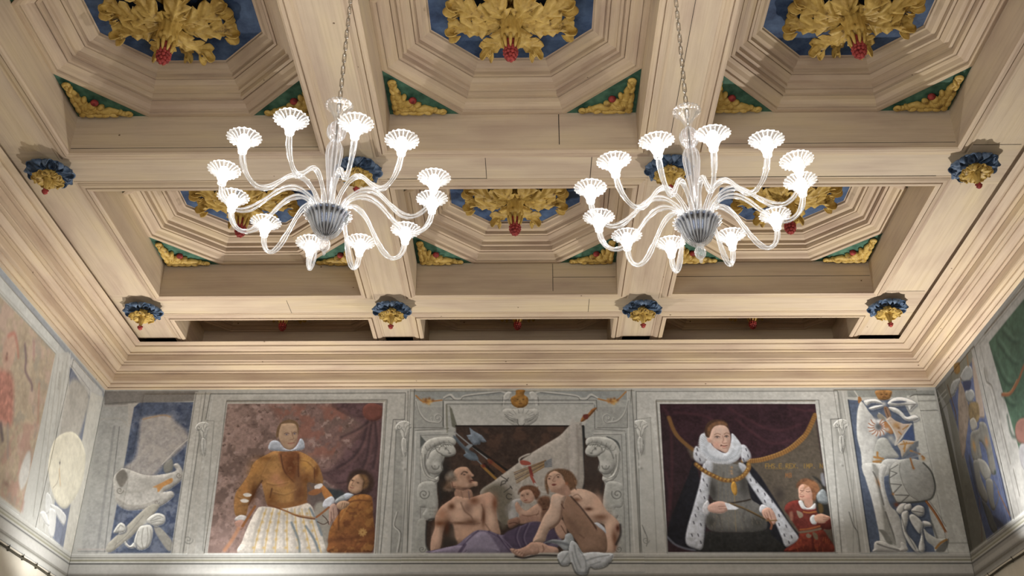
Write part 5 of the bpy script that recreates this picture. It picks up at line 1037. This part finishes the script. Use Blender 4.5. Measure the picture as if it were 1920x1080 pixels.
W.poly([(1590, 750), (1625, 752), (1690, 748), (1712, 790), (1716, 830), (1730, 900), (1758, 1036), (1632, 1036)], (80, 92, 112), 1, False, tex=.1)
W.line([(1590, 750), (1632, 1036)], 2, (44, 50, 60)); vln(1580, 735, 1624, 1036, 2, STL); vln(1572, 735, 1614, 1036, 1.2, STD)
W.fr = (1590, 730, 6.747)
WH = (196, 195, 184)
W.line([(80, 25), (130, 100), (155, 140)], 2.4, (190, 186, 172)); W.poly([(125, 100), (160, 105), (170, 150), (130, 180)], (160, 104, 50), .8)
W.poly([(165, 155), (210, 200), (260, 280), (330, 380), (380, 600), (340, 900), (330, 1090), (200, 1090), (160, 800), (112, 600), (110, 350), (130, 220)], WH, 1, True, .25, 10, tex=.06)
W.poly([(350, 20), (540, 18), (545, 80), (510, 130), (400, 135), (360, 90)], (166, 116, 60), 1, True, .35, 7, tex=.2)
for x in (425, 485): W.blob(x, 68, 18, (84, 52, 28), .85, 11)
W.line([(440, 100), (475, 100)], 2, (84, 50, 28)); W.blob(455, 82, 10, (110, 70, 36), .7)
for pts in ([(195, 150), (280, 125), (370, 130), (430, 170), (400, 185), (300, 175), (240, 210)], [(260, 240), (330, 210), (430, 200), (440, 220), (350, 255), (290, 262)], [(500, 170), (560, 120), (660, 100), (780, 130), (865, 180), (820, 235), (780, 270), (740, 210), (600, 215), (520, 200)], [(510, 230), (600, 235), (680, 290), (740, 350), (840, 325), (895, 370), (820, 405), (720, 390), (640, 320), (560, 280)]):
    W.line([(x+6, y+14) for x, y in pts]+[(pts[0][0]+6, pts[0][1]+14)], 3, (70, 76, 86), 2, .55); W.poly(pts, (204, 204, 194), .9, True, .5, 8)
W.poly([(540, 165), (650, 145), (740, 160), (640, 180)], (84, 92, 108), 1); W.poly([(255, 215), (320, 185), (400, 195), (320, 205)], (78, 84, 98), 1); W.line([(520, 215), (700, 200), (840, 190)], 1.6, (120, 120, 112)); W.blob(450, 185, 34, (194, 192, 180), .9)
W.poly([(450, 230), (500, 230), (545, 340), (500, 380), (470, 320)], (138, 104, 76), 1); W.line([(470, 240), (510, 350)], 1.6, (90, 60, 40))
W.line([(390, 305), (480, 375)], 3.4, (186, 182, 168)); W.poly([(370, 320), (430, 320), (470, 390), (440, 420), (380, 370)], (150, 140, 116), 1)
# coiled white horn
W.blob(385, 478, 170, (96, 98, 98), .75, 150)
for i in range(22):
    a = -2.2-i*.27; r = 98-i*1.2; x, y = 385+r*math.cos(a), 478+r*.93*math.sin(a); W.blob(x, y, 44-i*.8, (206, 202, 192), .98); W.blob(x-8, y-10, 22, (222, 220, 212), .5)
for i in range(13):
    a = -2.35-i*.42; r = 98-i*2; x, y = 385, 478; W.line([(x+(r+38)*math.cos(a), y+(r+38)*.93*math.sin(a)), (x+r*math.cos(a-.12), y+r*.93*math.sin(a-.12)), (x+(r-36)*math.cos(a-.1), y+(r-36)*.93*math.sin(a-.1))], 2, (158, 92, 56), .7, .9)
W.blob(385, 478, 34, (92, 92, 88), .8); W.poly([(455, 420), (520, 430), (575, 540), (540, 570), (480, 520)], (164, 110, 62), 1, True, .3, 4); W.blob(495, 510, 30, (186, 180, 168), .9); W.blob(540, 620, 48, (170, 170, 158), .9); W.blob(580, 670, 40, (164, 164, 154), .9)
# pennants
W.poly([(480, 385), (530, 345), (600, 400), (700, 440), (800, 435), (720, 560), (605, 700), (610, 620), (560, 500)], (180, 160, 138), .9, False, .3, 5); W.line([(800, 440), (605, 700), (610, 620), (560, 500), (480, 390)], 3, (190, 186, 172), .7); W.blob(610, 460, 48, (170, 120, 56), .8); W.blob(640, 490, 20, (120, 76, 36), .7); W.line([(690, 510), (760, 460)], 2.4, (172, 124, 62)); W.line([(640, 540), (670, 570)], 3, (168, 118, 58))
W.poly([(800, 450), (840, 600), (830, 660), (700, 630), (700, 590)], (64, 82, 122), 1, False); W.poly([(615, 700), (700, 640), (860, 660), (780, 740), (680, 870), (660, 780)], (180, 166, 144), .9, False, .3, 5); W.poly([(860, 660), (890, 655), (890, 720), (690, 880), (680, 860), (780, 740)], (106, 112, 114), .9, False)
for p in ([(660, 700), (730, 690), (820, 680)], [(700, 660), (720, 720), (710, 790)], [(740, 670), (700, 760)]): W.line(p, 2.4, (176, 124, 58), .8)
W.line([(790, 780), (900, 820), (960, 870)], 4, (166, 116, 62)); W.blob(950, 880, 26, (176, 124, 62), .9); W.line([(740, 880), (900, 840), (1000, 805)], 2.4, (176, 176, 166)); W.poly([(720, 880), (800, 800), (900, 760), (860, 880)], (110, 116, 124), 2, al=.7)
W.poly([(370, 640), (480, 620), (560, 740), (640, 860), (480, 880), (400, 960), (330, 1000), (320, 830)], (168, 168, 156), 1.4, True, .25, 9)
for p in ([(370, 800), (372, 850), (400, 870)], [(330, 860), (380, 870), (440, 880)], [(320, 920), (420, 910)], [(370, 950), (380, 1000)], [(320, 960), (350, 1040)]): W.line(p, 4, (176, 122, 56), 1)
W.blob(370, 930, 44, (172, 120, 56), .7)
# drum
W.poly([(420, 930), (500, 880), (640, 890), (700, 900), (640, 960), (560, 1000), (500, 1090), (390, 1090)], (184, 184, 174), 1, True, .3, 9)
W.fr = (1590, 870, 6)
W.poly([(165, 0), (400, 0), (440, 60), (400, 150), (430, 400), (520, 640), (600, 860), (650, 990), (400, 980), (340, 740), (270, 420), (190, 150)], WH, 1, True, .22, 12, tex=.06)
W.poly([(270, 0), (340, 60), (350, 250), (430, 560), (540, 880), (500, 900), (420, 800), (390, 560), (300, 140)], (146, 145, 134), 2, True); W.blob(345, 220, 22, (182, 112, 52), .9, 60, -.3); W.line([(280, 90), (330, 200), (400, 460)], 2.6, (84, 84, 78), 1, .8); W.line([(420, 540), (540, 880)], 2.4, (88, 88, 82), 1, .8)
W.poly([(360, 30), (440, 30), (400, 200), (470, 460), (560, 560), (640, 800), (650, 980), (560, 960), (480, 620), (400, 400), (350, 180)], (184, 183, 173), 1, True, .25, 9)
W.poly([(290, 950), (300, 880), (370, 865), (470, 900), (580, 950), (590, 880), (640, 900), (650, 990), (300, 992)], (182, 180, 170), 1, True, .4, 9); W.line([(330, 900), (440, 940), (570, 970)], 3, (92, 92, 86), 1, .7); W.poly([(340, 740), (420, 760), (500, 900), (440, 890), (380, 790)], (122, 122, 112), 1.4)
W.poly([(470, 60), (540, -30), (700, -60), (840, -20), (940, 100), (975, 260), (950, 360), (880, 410), (700, 430), (560, 432), (510, 360), (470, 200)], (180, 180, 168), 1, True, .2, 8)
W.poly([(590, -20), (720, -50), (840, -10), (930, 100), (965, 250), (945, 350), (880, 405), (780, 405), (690, 350), (620, 230), (580, 90)], (160, 160, 150), .9, True, .15, 8); W.line([(845, -10), (935, 90), (978, 240), (955, 360), (885, 412), (700, 436), (570, 440)], 3.4, (74, 76, 70), .9, .9)
W.line([(585, -10), (580, 90), (620, 230), (690, 350), (780, 410)], 1.2, (118, 118, 108)); W.line([(480, 80), (550, 105), (470, 155)], 1.8, (96, 96, 90), sm=False); W.line([(480, 225), (600, 235), (510, 330)], 1.8, (96, 96, 90), sm=False); W.line([(530, 350), (685, 355), (600, 430)], 1.8, (96, 96, 90), sm=False); W.line([(480, 60), (560, 10)], 1.6, (96, 96, 90)); W.line([(470, 60), (465, 200), (500, 340), (545, 430)], 2, (104, 104, 94))
W.line([(700, -60), (720, 10), (735, 50)], 3.4, (158, 106, 56)); W.blob(735, 50, 16, (160, 104, 54), .9); W.blob(505, 340, 16, (176, 112, 54), .9); W.blob(545, 460, 30, (132, 70, 44), .9)
# bow, sticks and trumpet below
W.line([(880, 425), (980, 560), (1100, 765)], 5, (138, 74, 40)); W.line([(878, 428), (975, 560), (1095, 765)], 1.6, (186, 128, 66)); W.line([(905, 410), (1000, 540), (1100, 700)], 2, (128, 128, 118), al=.8); W.line([(1105, 770), (1110, 830)], 2.6, (186, 176, 160))
for pts in ([(540, 520), (590, 450), (660, 450), (640, 530), (590, 570)], [(640, 460), (700, 450), (710, 500), (670, 525), (630, 510)], [(710, 520), (780, 465), (850, 490), (850, 570), (800, 590), (740, 560)], [(600, 560), (670, 530), (670, 640), (650, 760), (740, 880), (790, 960), (850, 980), (760, 990), (660, 860), (610, 720)], [(810, 680), (850, 640), (920, 660), (935, 700), (860, 710), (840, 780), (860, 960), (820, 990), (790, 940), (820, 800)], [(690, 580), (740, 570), (830, 660), (810, 780), (760, 740), (700, 640)]):
    W.line([(x+6, y+10) for x, y in pts]+[(pts[0][0]+6, pts[0][1]+10)], 4, (52, 58, 68), 2, .6); W.poly(pts, (200, 199, 188), .9, True, .5, 7)
W.line([(720, 530), (840, 550)], 1.6, (96, 96, 90)); W.line([(600, 600), (650, 760), (760, 960)], 2, (92, 92, 86), 1, .7)
W.poly([(850, 730), (900, 780), (1010, 840), (1130, 835), (1100, 920), (1060, 980), (980, 985), (960, 930), (880, 860)], (178, 178, 166), .9, True, .35, 8); W.poly([(1130, 838), (1130, 900), (1080, 990), (990, 990), (1010, 940), (1080, 880)], (104, 104, 96), .9); W.line([(985, 950), (1040, 890), (1110, 850)], 4, (166, 120, 60)); W.line([(930, 640), (1000, 830)], 4, (96, 96, 88), 1.2, .7)
W.fr = (0, 0, 1)
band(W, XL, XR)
W.fr = (930, 860, 4.908)   # cloth and foot overlap the sill: repaint them over the band
W.poly([(130, 840), (150, 828), (200, 835), (270, 810), (330, 770), (380, 790), (400, 850), (380, 880), (300, 890), (230, 912), (180, 890)], (180, 140, 116), 1, True, .35, 8)
for i in range(5): W.blob(150+i*22, 842+i*12, 9, (206, 164, 140), .7); W.line([(160+i*22, 850+i*11), (176+i*22, 838+i*10)], 1.2, (110, 72, 58), .7, .8)
W.line([(180, 900), (260, 915), (380, 890), (560, 893)], 3, (36, 32, 32), 1.5, .85)
W.poly([(570, 880), (620, 850), (680, 860), (690, 940), (650, 980), (590, 970), (565, 920)], CL, .9, True, .35, 8)
W.poly([(670, 850), (690, 760), (740, 780), (790, 860), (850, 900), (860, 1000), (830, 1060), (780, 1070), (720, 1030), (690, 950)], CL, .9, True, .4, 9)
W.poly([(790, 880), (900, 860), (1000, 870), (1080, 878), (1060, 940), (990, 995), (900, 1010), (840, 980), (800, 920)], (184, 187, 185), .9, True, .35, 10)
for p in ([(720, 800), (740, 900), (780, 1000)], [(760, 830), (820, 930), (830, 1040)], [(600, 960), (640, 900), (660, 870)], [(830, 940), (920, 910), (1040, 890)], [(700, 860), (720, 950), (750, 1030)], [(870, 980), (960, 950)]): W.line(p, 2.4, (118, 124, 124), 1.3, .7)
W.line([(570, 930), (600, 984), (660, 986), (694, 962), (730, 1046), (786, 1078), (838, 1066), (866, 1002), (910, 1018), (1000, 1000), (1070, 940)], 2.4, (64, 66, 62), 1.2, .7)
W.I *= (1+.03*W.nf)[..., None]
# ------------------------------------------------------------------ left wall
Wl = Wall('left', 4.4, YD, 2.27, 4.10, .007, (186, 184, 170)); W = Wl; W.px = .0052/W.c
W.I *= (1+.05*W.nz)[..., None]
W.fr = (0, 480, 1.8)
# big faded fresco
A = [(-700, -560), (-60, 20), (0, 140), (186, 325), (78, 870), (0, 830), (-700, 400)]
W.poly([(-560, -500), (0, 138), (186, 325), (70, 868), (0, 812), (-700, 330)], (172, 152, 122), 1.5, False, tex=.1)
Q = [(-200, -100), (0, 138), (186, 325), (70, 868), (0, 812), (-300, 600)]
W.mottle(Q, (190, 158, 138), 26, .0, .6, 51, soft=3); W.mottle([(60, 560), (130, 560), (78, 870), (0, 812), (0, 680)], (176, 132, 112), 20, -.1, .6, 52, soft=6); W.mottle(Q, (150, 142, 122), 18, .2, .6, 53, soft=3)
W.poly([(-40, 400), (20, 385), (42, 420), (44, 500), (36, 570), (0, 560), (-40, 560)], (176, 104, 86), 6, tex=.25, al=.75); W.poly([(24, 270), (46, 260), (52, 300), (46, 350), (30, 380), (10, 376), (6, 330), (12, 290)], (186, 150, 124), 3); W.line([(26, 270), (46, 262), (56, 300), (60, 340)], 5, (184, 104, 84), 3, .7); W.blob(20, 345, 8, (120, 74, 62), .7); W.blob(22, 330, 4, (96, 70, 60), .7)
W.line([(82, 300), (86, 350), (84, 390), (104, 430), (106, 450)], 5, (98, 74, 84), 3, .7); W.line([(112, 290), (112, 350)], 5, (158, 112, 104), 3, .6); W.line([(0, 570), (6, 620)], 8, (96, 84, 84), 3, .8); W.line([(24, 570), (24, 680)], 5, (150, 138, 124), 3, .8); W.poly([(62, 740), (85, 670), (100, 665), (96, 740), (70, 790)], (196, 192, 178), 3); W.blob(20, 770, 18, (120, 84, 76), .6, 8); W.line([(130, 430), (126, 560)], 5, (184, 122, 98), 3, .5)
# frame lines: they run parallel to the wall
W.fr = (0, 0, 1)
def al(pts, w_, c, a=.9): W.line(pts, w_, c, .6, a, sm=False)
al([(-150, 352), (0, 528), (133, 676)], 1, (150, 148, 136)); 
W.poly([(-200, 266), (0, 501), (195, 733), (195, 745), (128, 668), (0, 516)], (150, 154, 154), 1, False); W.poly([(-200, 285), (0, 518), (122, 660), (104, 665), (0, 548), (-200, 318)], (190, 190, 178), 1, False)
al([(-200, 322), (0, 552), (104, 664), (62, 968)], 1.6, (130, 128, 112)); al([(-200, 312), (0, 545), (106, 660), (66, 966)], 1.2, (152, 150, 134)); al([(-200, 284), (0, 516), (124, 660)], 1.4, (140, 142, 136))
W.poly([(104, 664), (128, 660), (133, 668), (92, 1000), (62, 975)], (186, 184, 170), 1, False)
for x0, y0, x1, y1, w_, c in ((110, 672, 72, 980, 2, (160, 156, 140)), (132, 662, 84, 996, 2.4, (208, 206, 194)), (127, 668, 80, 990, 1.2, (140, 138, 124)), (118, 680, 82, 985, 3, (172, 168, 152))): al([(x0, y0), (x1, y1)], w_, c)
for i in range(5): W.blob(112-i*.6, 700+i*7, 4, (134, 128, 114), .5, 3)
# narrow niche with oval medallion
W.poly([(132, 680), (170, 730), (162, 770), (118, 1030), (92, 1003), (120, 820)], (120, 126, 138), 1, False, tex=.1); W.poly([(128, 682), (136, 670), (192, 735), (192, 745), (175, 735), (168, 745)], (196, 194, 182), 1, False); al([(132, 684), (168, 732), (160, 775)], 1.2, (130, 130, 124))
W.poly([(170, 735), (192, 745), (140, 1046), (118, 1030)], (206, 202, 184), 1, False, grad=((196, 190, 170), 1.2))
W.poly([(128, 722), (150, 716), (166, 745), (156, 790), (140, 830), (110, 830)], (178, 172, 156), 5, tex=.08)
W.poly([(112, 815), (140, 812), (160, 850), (152, 910), (125, 952), (104, 940), (90, 890), (96, 840)], (222, 214, 184), 1.4, True, .12, 8); W.line([(96, 930), (112, 950), (130, 950)], 1.4, (170, 166, 146), al=.7)
W.line([(112, 862), (108, 900), (98, 915)], 1.2, (140, 122, 96), al=.8); W.line([(110, 880), (112, 910)], 3, (206, 168, 110), 1.5, .6); W.blob(111, 868, 2.4, (60, 60, 60), .8)
for pts in ([(84, 962), (86, 925), (94, 930), (98, 948), (92, 960)], [(92, 945), (110, 952), (124, 970), (118, 985), (104, 965)], [(92, 955), (104, 962), (100, 1005), (90, 1000)], [(74, 962), (84, 960), (92, 985), (84, 982)]): W.poly(pts, (204, 203, 192), 1, True, .3, 4)
W.line([(76, 1010), (112, 1040)], 1.5, LN, al=.3)
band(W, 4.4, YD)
# dark cable line with ties below the band
W.hl(2.278, 4.4, YD, 2.5, (70, 72, 70), .8)
# ------------------------------------------------------------------ right wall
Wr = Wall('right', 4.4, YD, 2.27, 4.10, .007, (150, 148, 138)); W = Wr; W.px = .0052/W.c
W.I *= (1+.06*W.nz)[..., None]
W.fr = (0, 0, 1)
W.poly([(1752, 728), (1758, 735), (1775, 790), (1830, 1040), (1806, 1045)], (96, 94, 80), 1, False)
W.poly([(1756, 728), (1772, 716), (1792, 760), (1872, 1000), (1826, 1042), (1775, 760)], (118, 115, 100), 1, False)
for y in (0, 14, 22, 36): W.line([(1754+y*.3, 733+y), (1770+y*.3, 716+y), (1778+y*.35, 728+y)], 1.6, ((170, 168, 152), (80, 78, 66))[y % 4 == 0], al=.9, sm=False)
W.line([(1795, 800), (1850, 1015)], 7, (134, 132, 118), 1.2, .8, sm=False)
W.poly([(1770, 716), (1826, 652), (1898, 975), (1852, 1016), (1830, 940), (1795, 800)], (80, 90, 122), 1, False, tex=.14)
W.poly([(1770, 716), (1824, 652), (1828, 668), (1790, 740), (1780, 750)], (118, 114, 96), 2, False)
W.line([(1827, 670), (1897, 976)], 2.4, (40, 42, 50), .8); W.line([(1824, 668), (1892, 985)], 1.4, (120, 124, 128), .8, .8)
W.fr = (1740, 600, 2.455)
W.poly([(205, 195), (215, 190), (262, 420), (250, 450), (232, 430), (215, 300)], (158, 138, 118), 1.2, True, .3, 4); W.poly([(145, 290), (155, 285), (190, 400), (185, 500), (160, 640), (140, 480)], (140, 122, 102), 1.4, True, .3, 6, tex=.15)
for pts in ([(150, 268), (175, 215), (200, 215), (208, 260), (180, 290)], [(145, 268), (110, 290), (102, 340), (118, 345), (150, 285)], [(175, 330), (205, 320), (218, 350), (200, 380), (180, 370)]): W.poly(pts, (146, 146, 138), 1, True, .45, 5)
W.poly([(165, 285), (200, 280), (195, 320), (172, 320)], (50, 56, 84), 1.5); W.blob(150, 268, 9, (164, 162, 150), .9); W.line([(155, 275), (150, 262)], 2, (90, 60, 30))
W.poly([(120, 205), (145, 195), (150, 235), (135, 250), (122, 235)], (150, 108, 44), 1, tex=.3); W.line([(182, 160), (188, 210)], 4, (140, 104, 56), 1)
W.line([(90, 300), (125, 420), (130, 460)], 3, (92, 64, 38)); W.poly([(190, 390), (230, 380), (240, 440), (230, 470), (200, 480)], (122, 100, 62), 2, tex=.3)
AR_ = (116, 112, 100)
W.poly([(200, 520), (235, 500), (240, 470), (270, 480), (290, 560), (310, 660), (315, 710), (290, 700), (270, 600), (240, 560), (250, 640), (215, 650), (200, 600)], AR_, 1, True, .4, 7, tex=.12)
W.poly([(230, 640), (265, 650), (292, 700), (285, 735), (265, 735), (240, 690)], (138, 134, 120), 1, True, .35, 6); W.poly([(212, 650), (235, 650), (245, 720), (275, 800), (275, 840), (255, 830), (230, 780), (215, 700)], AR_, 1, True, .4, 6); W.poly([(270, 735), (300, 740), (305, 820), (312, 870), (295, 870), (275, 800)], AR_, 1, True, .4, 6)
W.poly([(250, 830), (275, 850), (300, 900), (322, 960), (310, 985), (290, 960), (270, 900)], (88, 88, 84), 1.2, True, .4, 6); W.poly([(195, 465), (215, 450), (230, 490), (205, 510)], (150, 144, 128), 1, True, .4, 4); W.blob(215, 580, 14, (178, 124, 56), .85, 24); W.blob(272, 560, 14, (176, 112, 60), .75, 20); W.blob(312, 700, 9, (44, 60, 50), .9); W.line([(305, 740), (330, 800), (310, 870)], 2.4, (96, 92, 84)); W.line([(325, 790), (380, 900)], 3, (120, 84, 60)); W.line([(240, 820), (246, 960), (250, 1020)], 2, (110, 80, 70)); W.poly([(195, 620), (215, 700), (235, 820), (215, 760), (190, 660)], (60, 62, 72), 3, al=.8); W.poly([(300, 900), (340, 930), (355, 955), (320, 950)], (70, 72, 84), 2, al=.9)
# pilaster frame and the green drapery fresco
W.fr = (0, 0, 1)
W.poly([(1822, 655), (1920, 525), (2100, 320), (2100, 380), (1920, 560), (1855, 642), (1945, 960), (1902, 978), (1850, 780)], (156, 152, 140), 1, False, tex=.1)
W.line([(1824, 655), (1920, 528), (2060, 370)], 2, (120, 116, 104), sm=False); W.line([(1836, 646), (1920, 545), (2060, 392)], 1.4, (120, 116, 104), sm=False); W.line([(1829, 660), (1905, 975)], 1.4, (176, 172, 160), sm=False); W.line([(1838, 650), (1912, 965)], 1.3, (110, 106, 96), sm=False)
W.line([(1845, 690), (1850, 715), (1860, 725), (1872, 770), (1878, 800), (1895, 870)], 2, (84, 78, 66), .8, .9); W.line([(1842, 695), (1847, 718), (1857, 728), (1868, 770)], 2, (186, 180, 166), 1, .8); W.blob(1875, 790, 5, (180, 175, 160), .8); W.line([(1900, 880), (1912, 930)], 2, (96, 90, 78)); W.blob(1850, 700, 6, (130, 124, 110), .7, 8)
W.poly([(1855, 642), (1920, 562), (2150, 330), (2200, 900), (1946, 962)], (58, 84, 62), 1, False, tex=.2)
for p in ([(1870, 640), (1900, 680), (1920, 670), (1980, 600)], [(1865, 670), (1890, 720), (1920, 700)], [(1880, 620), (1910, 640), (1960, 560)], [(1890, 780), (1905, 820), (1960, 760)], [(1930, 820), (1990, 780)], [(1880, 740), (1900, 760), (1925, 735)]): W.line(p, 5, (34, 54, 40), 3, .7); W.line([(x+5, y-5) for x, y in p], 4, (92, 120, 94), 3, .45)
W.line([(1880, 740), (1895, 738), (1910, 715), (1925, 680), (1960, 640)], 5, (124, 70, 38), 1.2); W.line([(1882, 737), (1895, 735), (1908, 712)], 1.6, (164, 104, 60), .8)
W.poly([(1905, 800), (1915, 785), (1935, 790), (1950, 840), (1925, 835), (1908, 825)], (140, 92, 76), 2, True, .3, 5); W.poly([(1912, 840), (1925, 832), (1960, 850), (1960, 900), (1920, 880)], (148, 144, 140), 2, True, .3, 5)
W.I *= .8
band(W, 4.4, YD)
W.hl(2.278, 4.4, YD, 2.5, (84, 76, 58), .6)
# ------------------------------------------------------------------ put the painted plaster up
PF = paint_mat('fresco_plaster', GAIN); PL = paint_mat('fresco_plaster_left', GAIN); PR = paint_mat('fresco_plaster_right', GAIN)
def backing(name, W_, a0, a1, z0, z1, cell, mat):
    return tag(W_.sheet(name, a0, a1, z0, z1, cell, 0, mat, thick=.12), kind='structure')
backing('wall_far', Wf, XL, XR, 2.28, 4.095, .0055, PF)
backing('wall_left', Wl, 4.4, YD, 2.28, 4.095, .008, PL)
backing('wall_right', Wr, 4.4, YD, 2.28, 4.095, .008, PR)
b = MB(); b.box(XL-.2, XL, Y0, 4.4, 2.1+H, 4.1+H); S('wall_left_near', b, PLASTER)
b = MB(); b.box(XR, XR+.2, Y0, 4.4, 2.1+H, 4.1+H); S('wall_right_near', b, PLASTER)
b = MB(); b.box(XL-.2, XL, 4.4, YD+.1, 2.1+H, 2.28+H); S(tr(), b, PLASTER)
b = MB(); b.box(XR, XR+.2, 4.4, YD+.1, 2.1+H, 2.28+H); S(tr(), b, PLASTER)
def panel(W_, a0, a1, z0, z1, name, label, cat, group, cell=.004):
    tag(W_.sheet(name, a0, a1, z0, z1, cell, .005, PF if W_ is Wf else PL if W_ is Wl else PR, thick=.004), label, cat, group)
g = 'frescoes of the painted frieze'
panel(Wf, -2.835, -1.345, 2.527, 3.955, 'portrait_fresco', 'worn fresco of a standing man in ochre doublet and white skirt with a page', 'fresco', g)
panel(Wf, 1.180, 2.655, 2.530, 3.945, 'portrait_fresco', 'dark fresco of a young man in ruff and ermine cloak beside a red-clad boy', 'fresco', g)
panel(Wf, -1.115, .985, 2.365, 4.055, 'allegory_fresco', 'central fresco of two seated bare figures and a child under a white banner', 'fresco', g)
panel(Wf, -3.62, -2.985, 2.527, 4.035, 'trophy_fresco', 'worn blue niche fresco of a shield scroll and ribbon bow, left end of far wall', 'fresco', g)
panel(Wf, 2.835, 3.60, 2.527, 4.055, 'trophy_fresco', 'blue niche fresco of drum, pennants, horn and ribbons, right end of far wall', 'fresco', g)
panel(Wl, 5.2, 8.10, 2.527, 4.02, 'figure_fresco', 'faded reddish figure fresco on the left side wall', 'fresco', g, .007)
panel(Wl, 8.42, 8.93, 2.527, 4.03, 'medallion_fresco', 'narrow fresco of a cream oval medallion with white bow on the left side wall', 'fresco', g, .006)
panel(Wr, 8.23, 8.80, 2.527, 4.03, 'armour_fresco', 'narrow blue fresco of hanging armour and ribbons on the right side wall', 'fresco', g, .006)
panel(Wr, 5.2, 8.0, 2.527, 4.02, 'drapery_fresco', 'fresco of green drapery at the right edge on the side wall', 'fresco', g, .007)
def cable(x, sgn, y0, label, clips):
    t = empty('wall_cable', (x+sgn*.012, y0, H+2.248), label, 'cable')
    P = [(0, y-y0, .003*math.sin(y*9)) for y in np.arange(y0, 9.1, .09)]
    b = MB(); b.tube(P, .009, 8); b.build('sheath', CABLE, t, smooth=True)
    for y in clips:
        b = MB(); b.box(-.011 if sgn > 0 else .004, .004-(.011 if sgn < 0 else 0)+(.011 if sgn < 0 else 0), y-y0-.006, y-y0+.006, -.014, .022); b.tube([(0, y-y0, .02), (sgn*.004, y-y0, .034)], .003, 6); b.build('clip', CABLE, t)
CABLE = mottled('dark_cable', (46, 46, 44), (82, 78, 64), 8, .6, .2)
cable(XL, 1, 4.6, 'dark cable clipped along the left wall below the painted band', [y for y in np.arange(4.9, 9.0, .262)])
cable(XR, -1, 4.6, 'dark cable along the right wall below the painted band', [y for y in np.arange(4.9, 9.0, .5)])
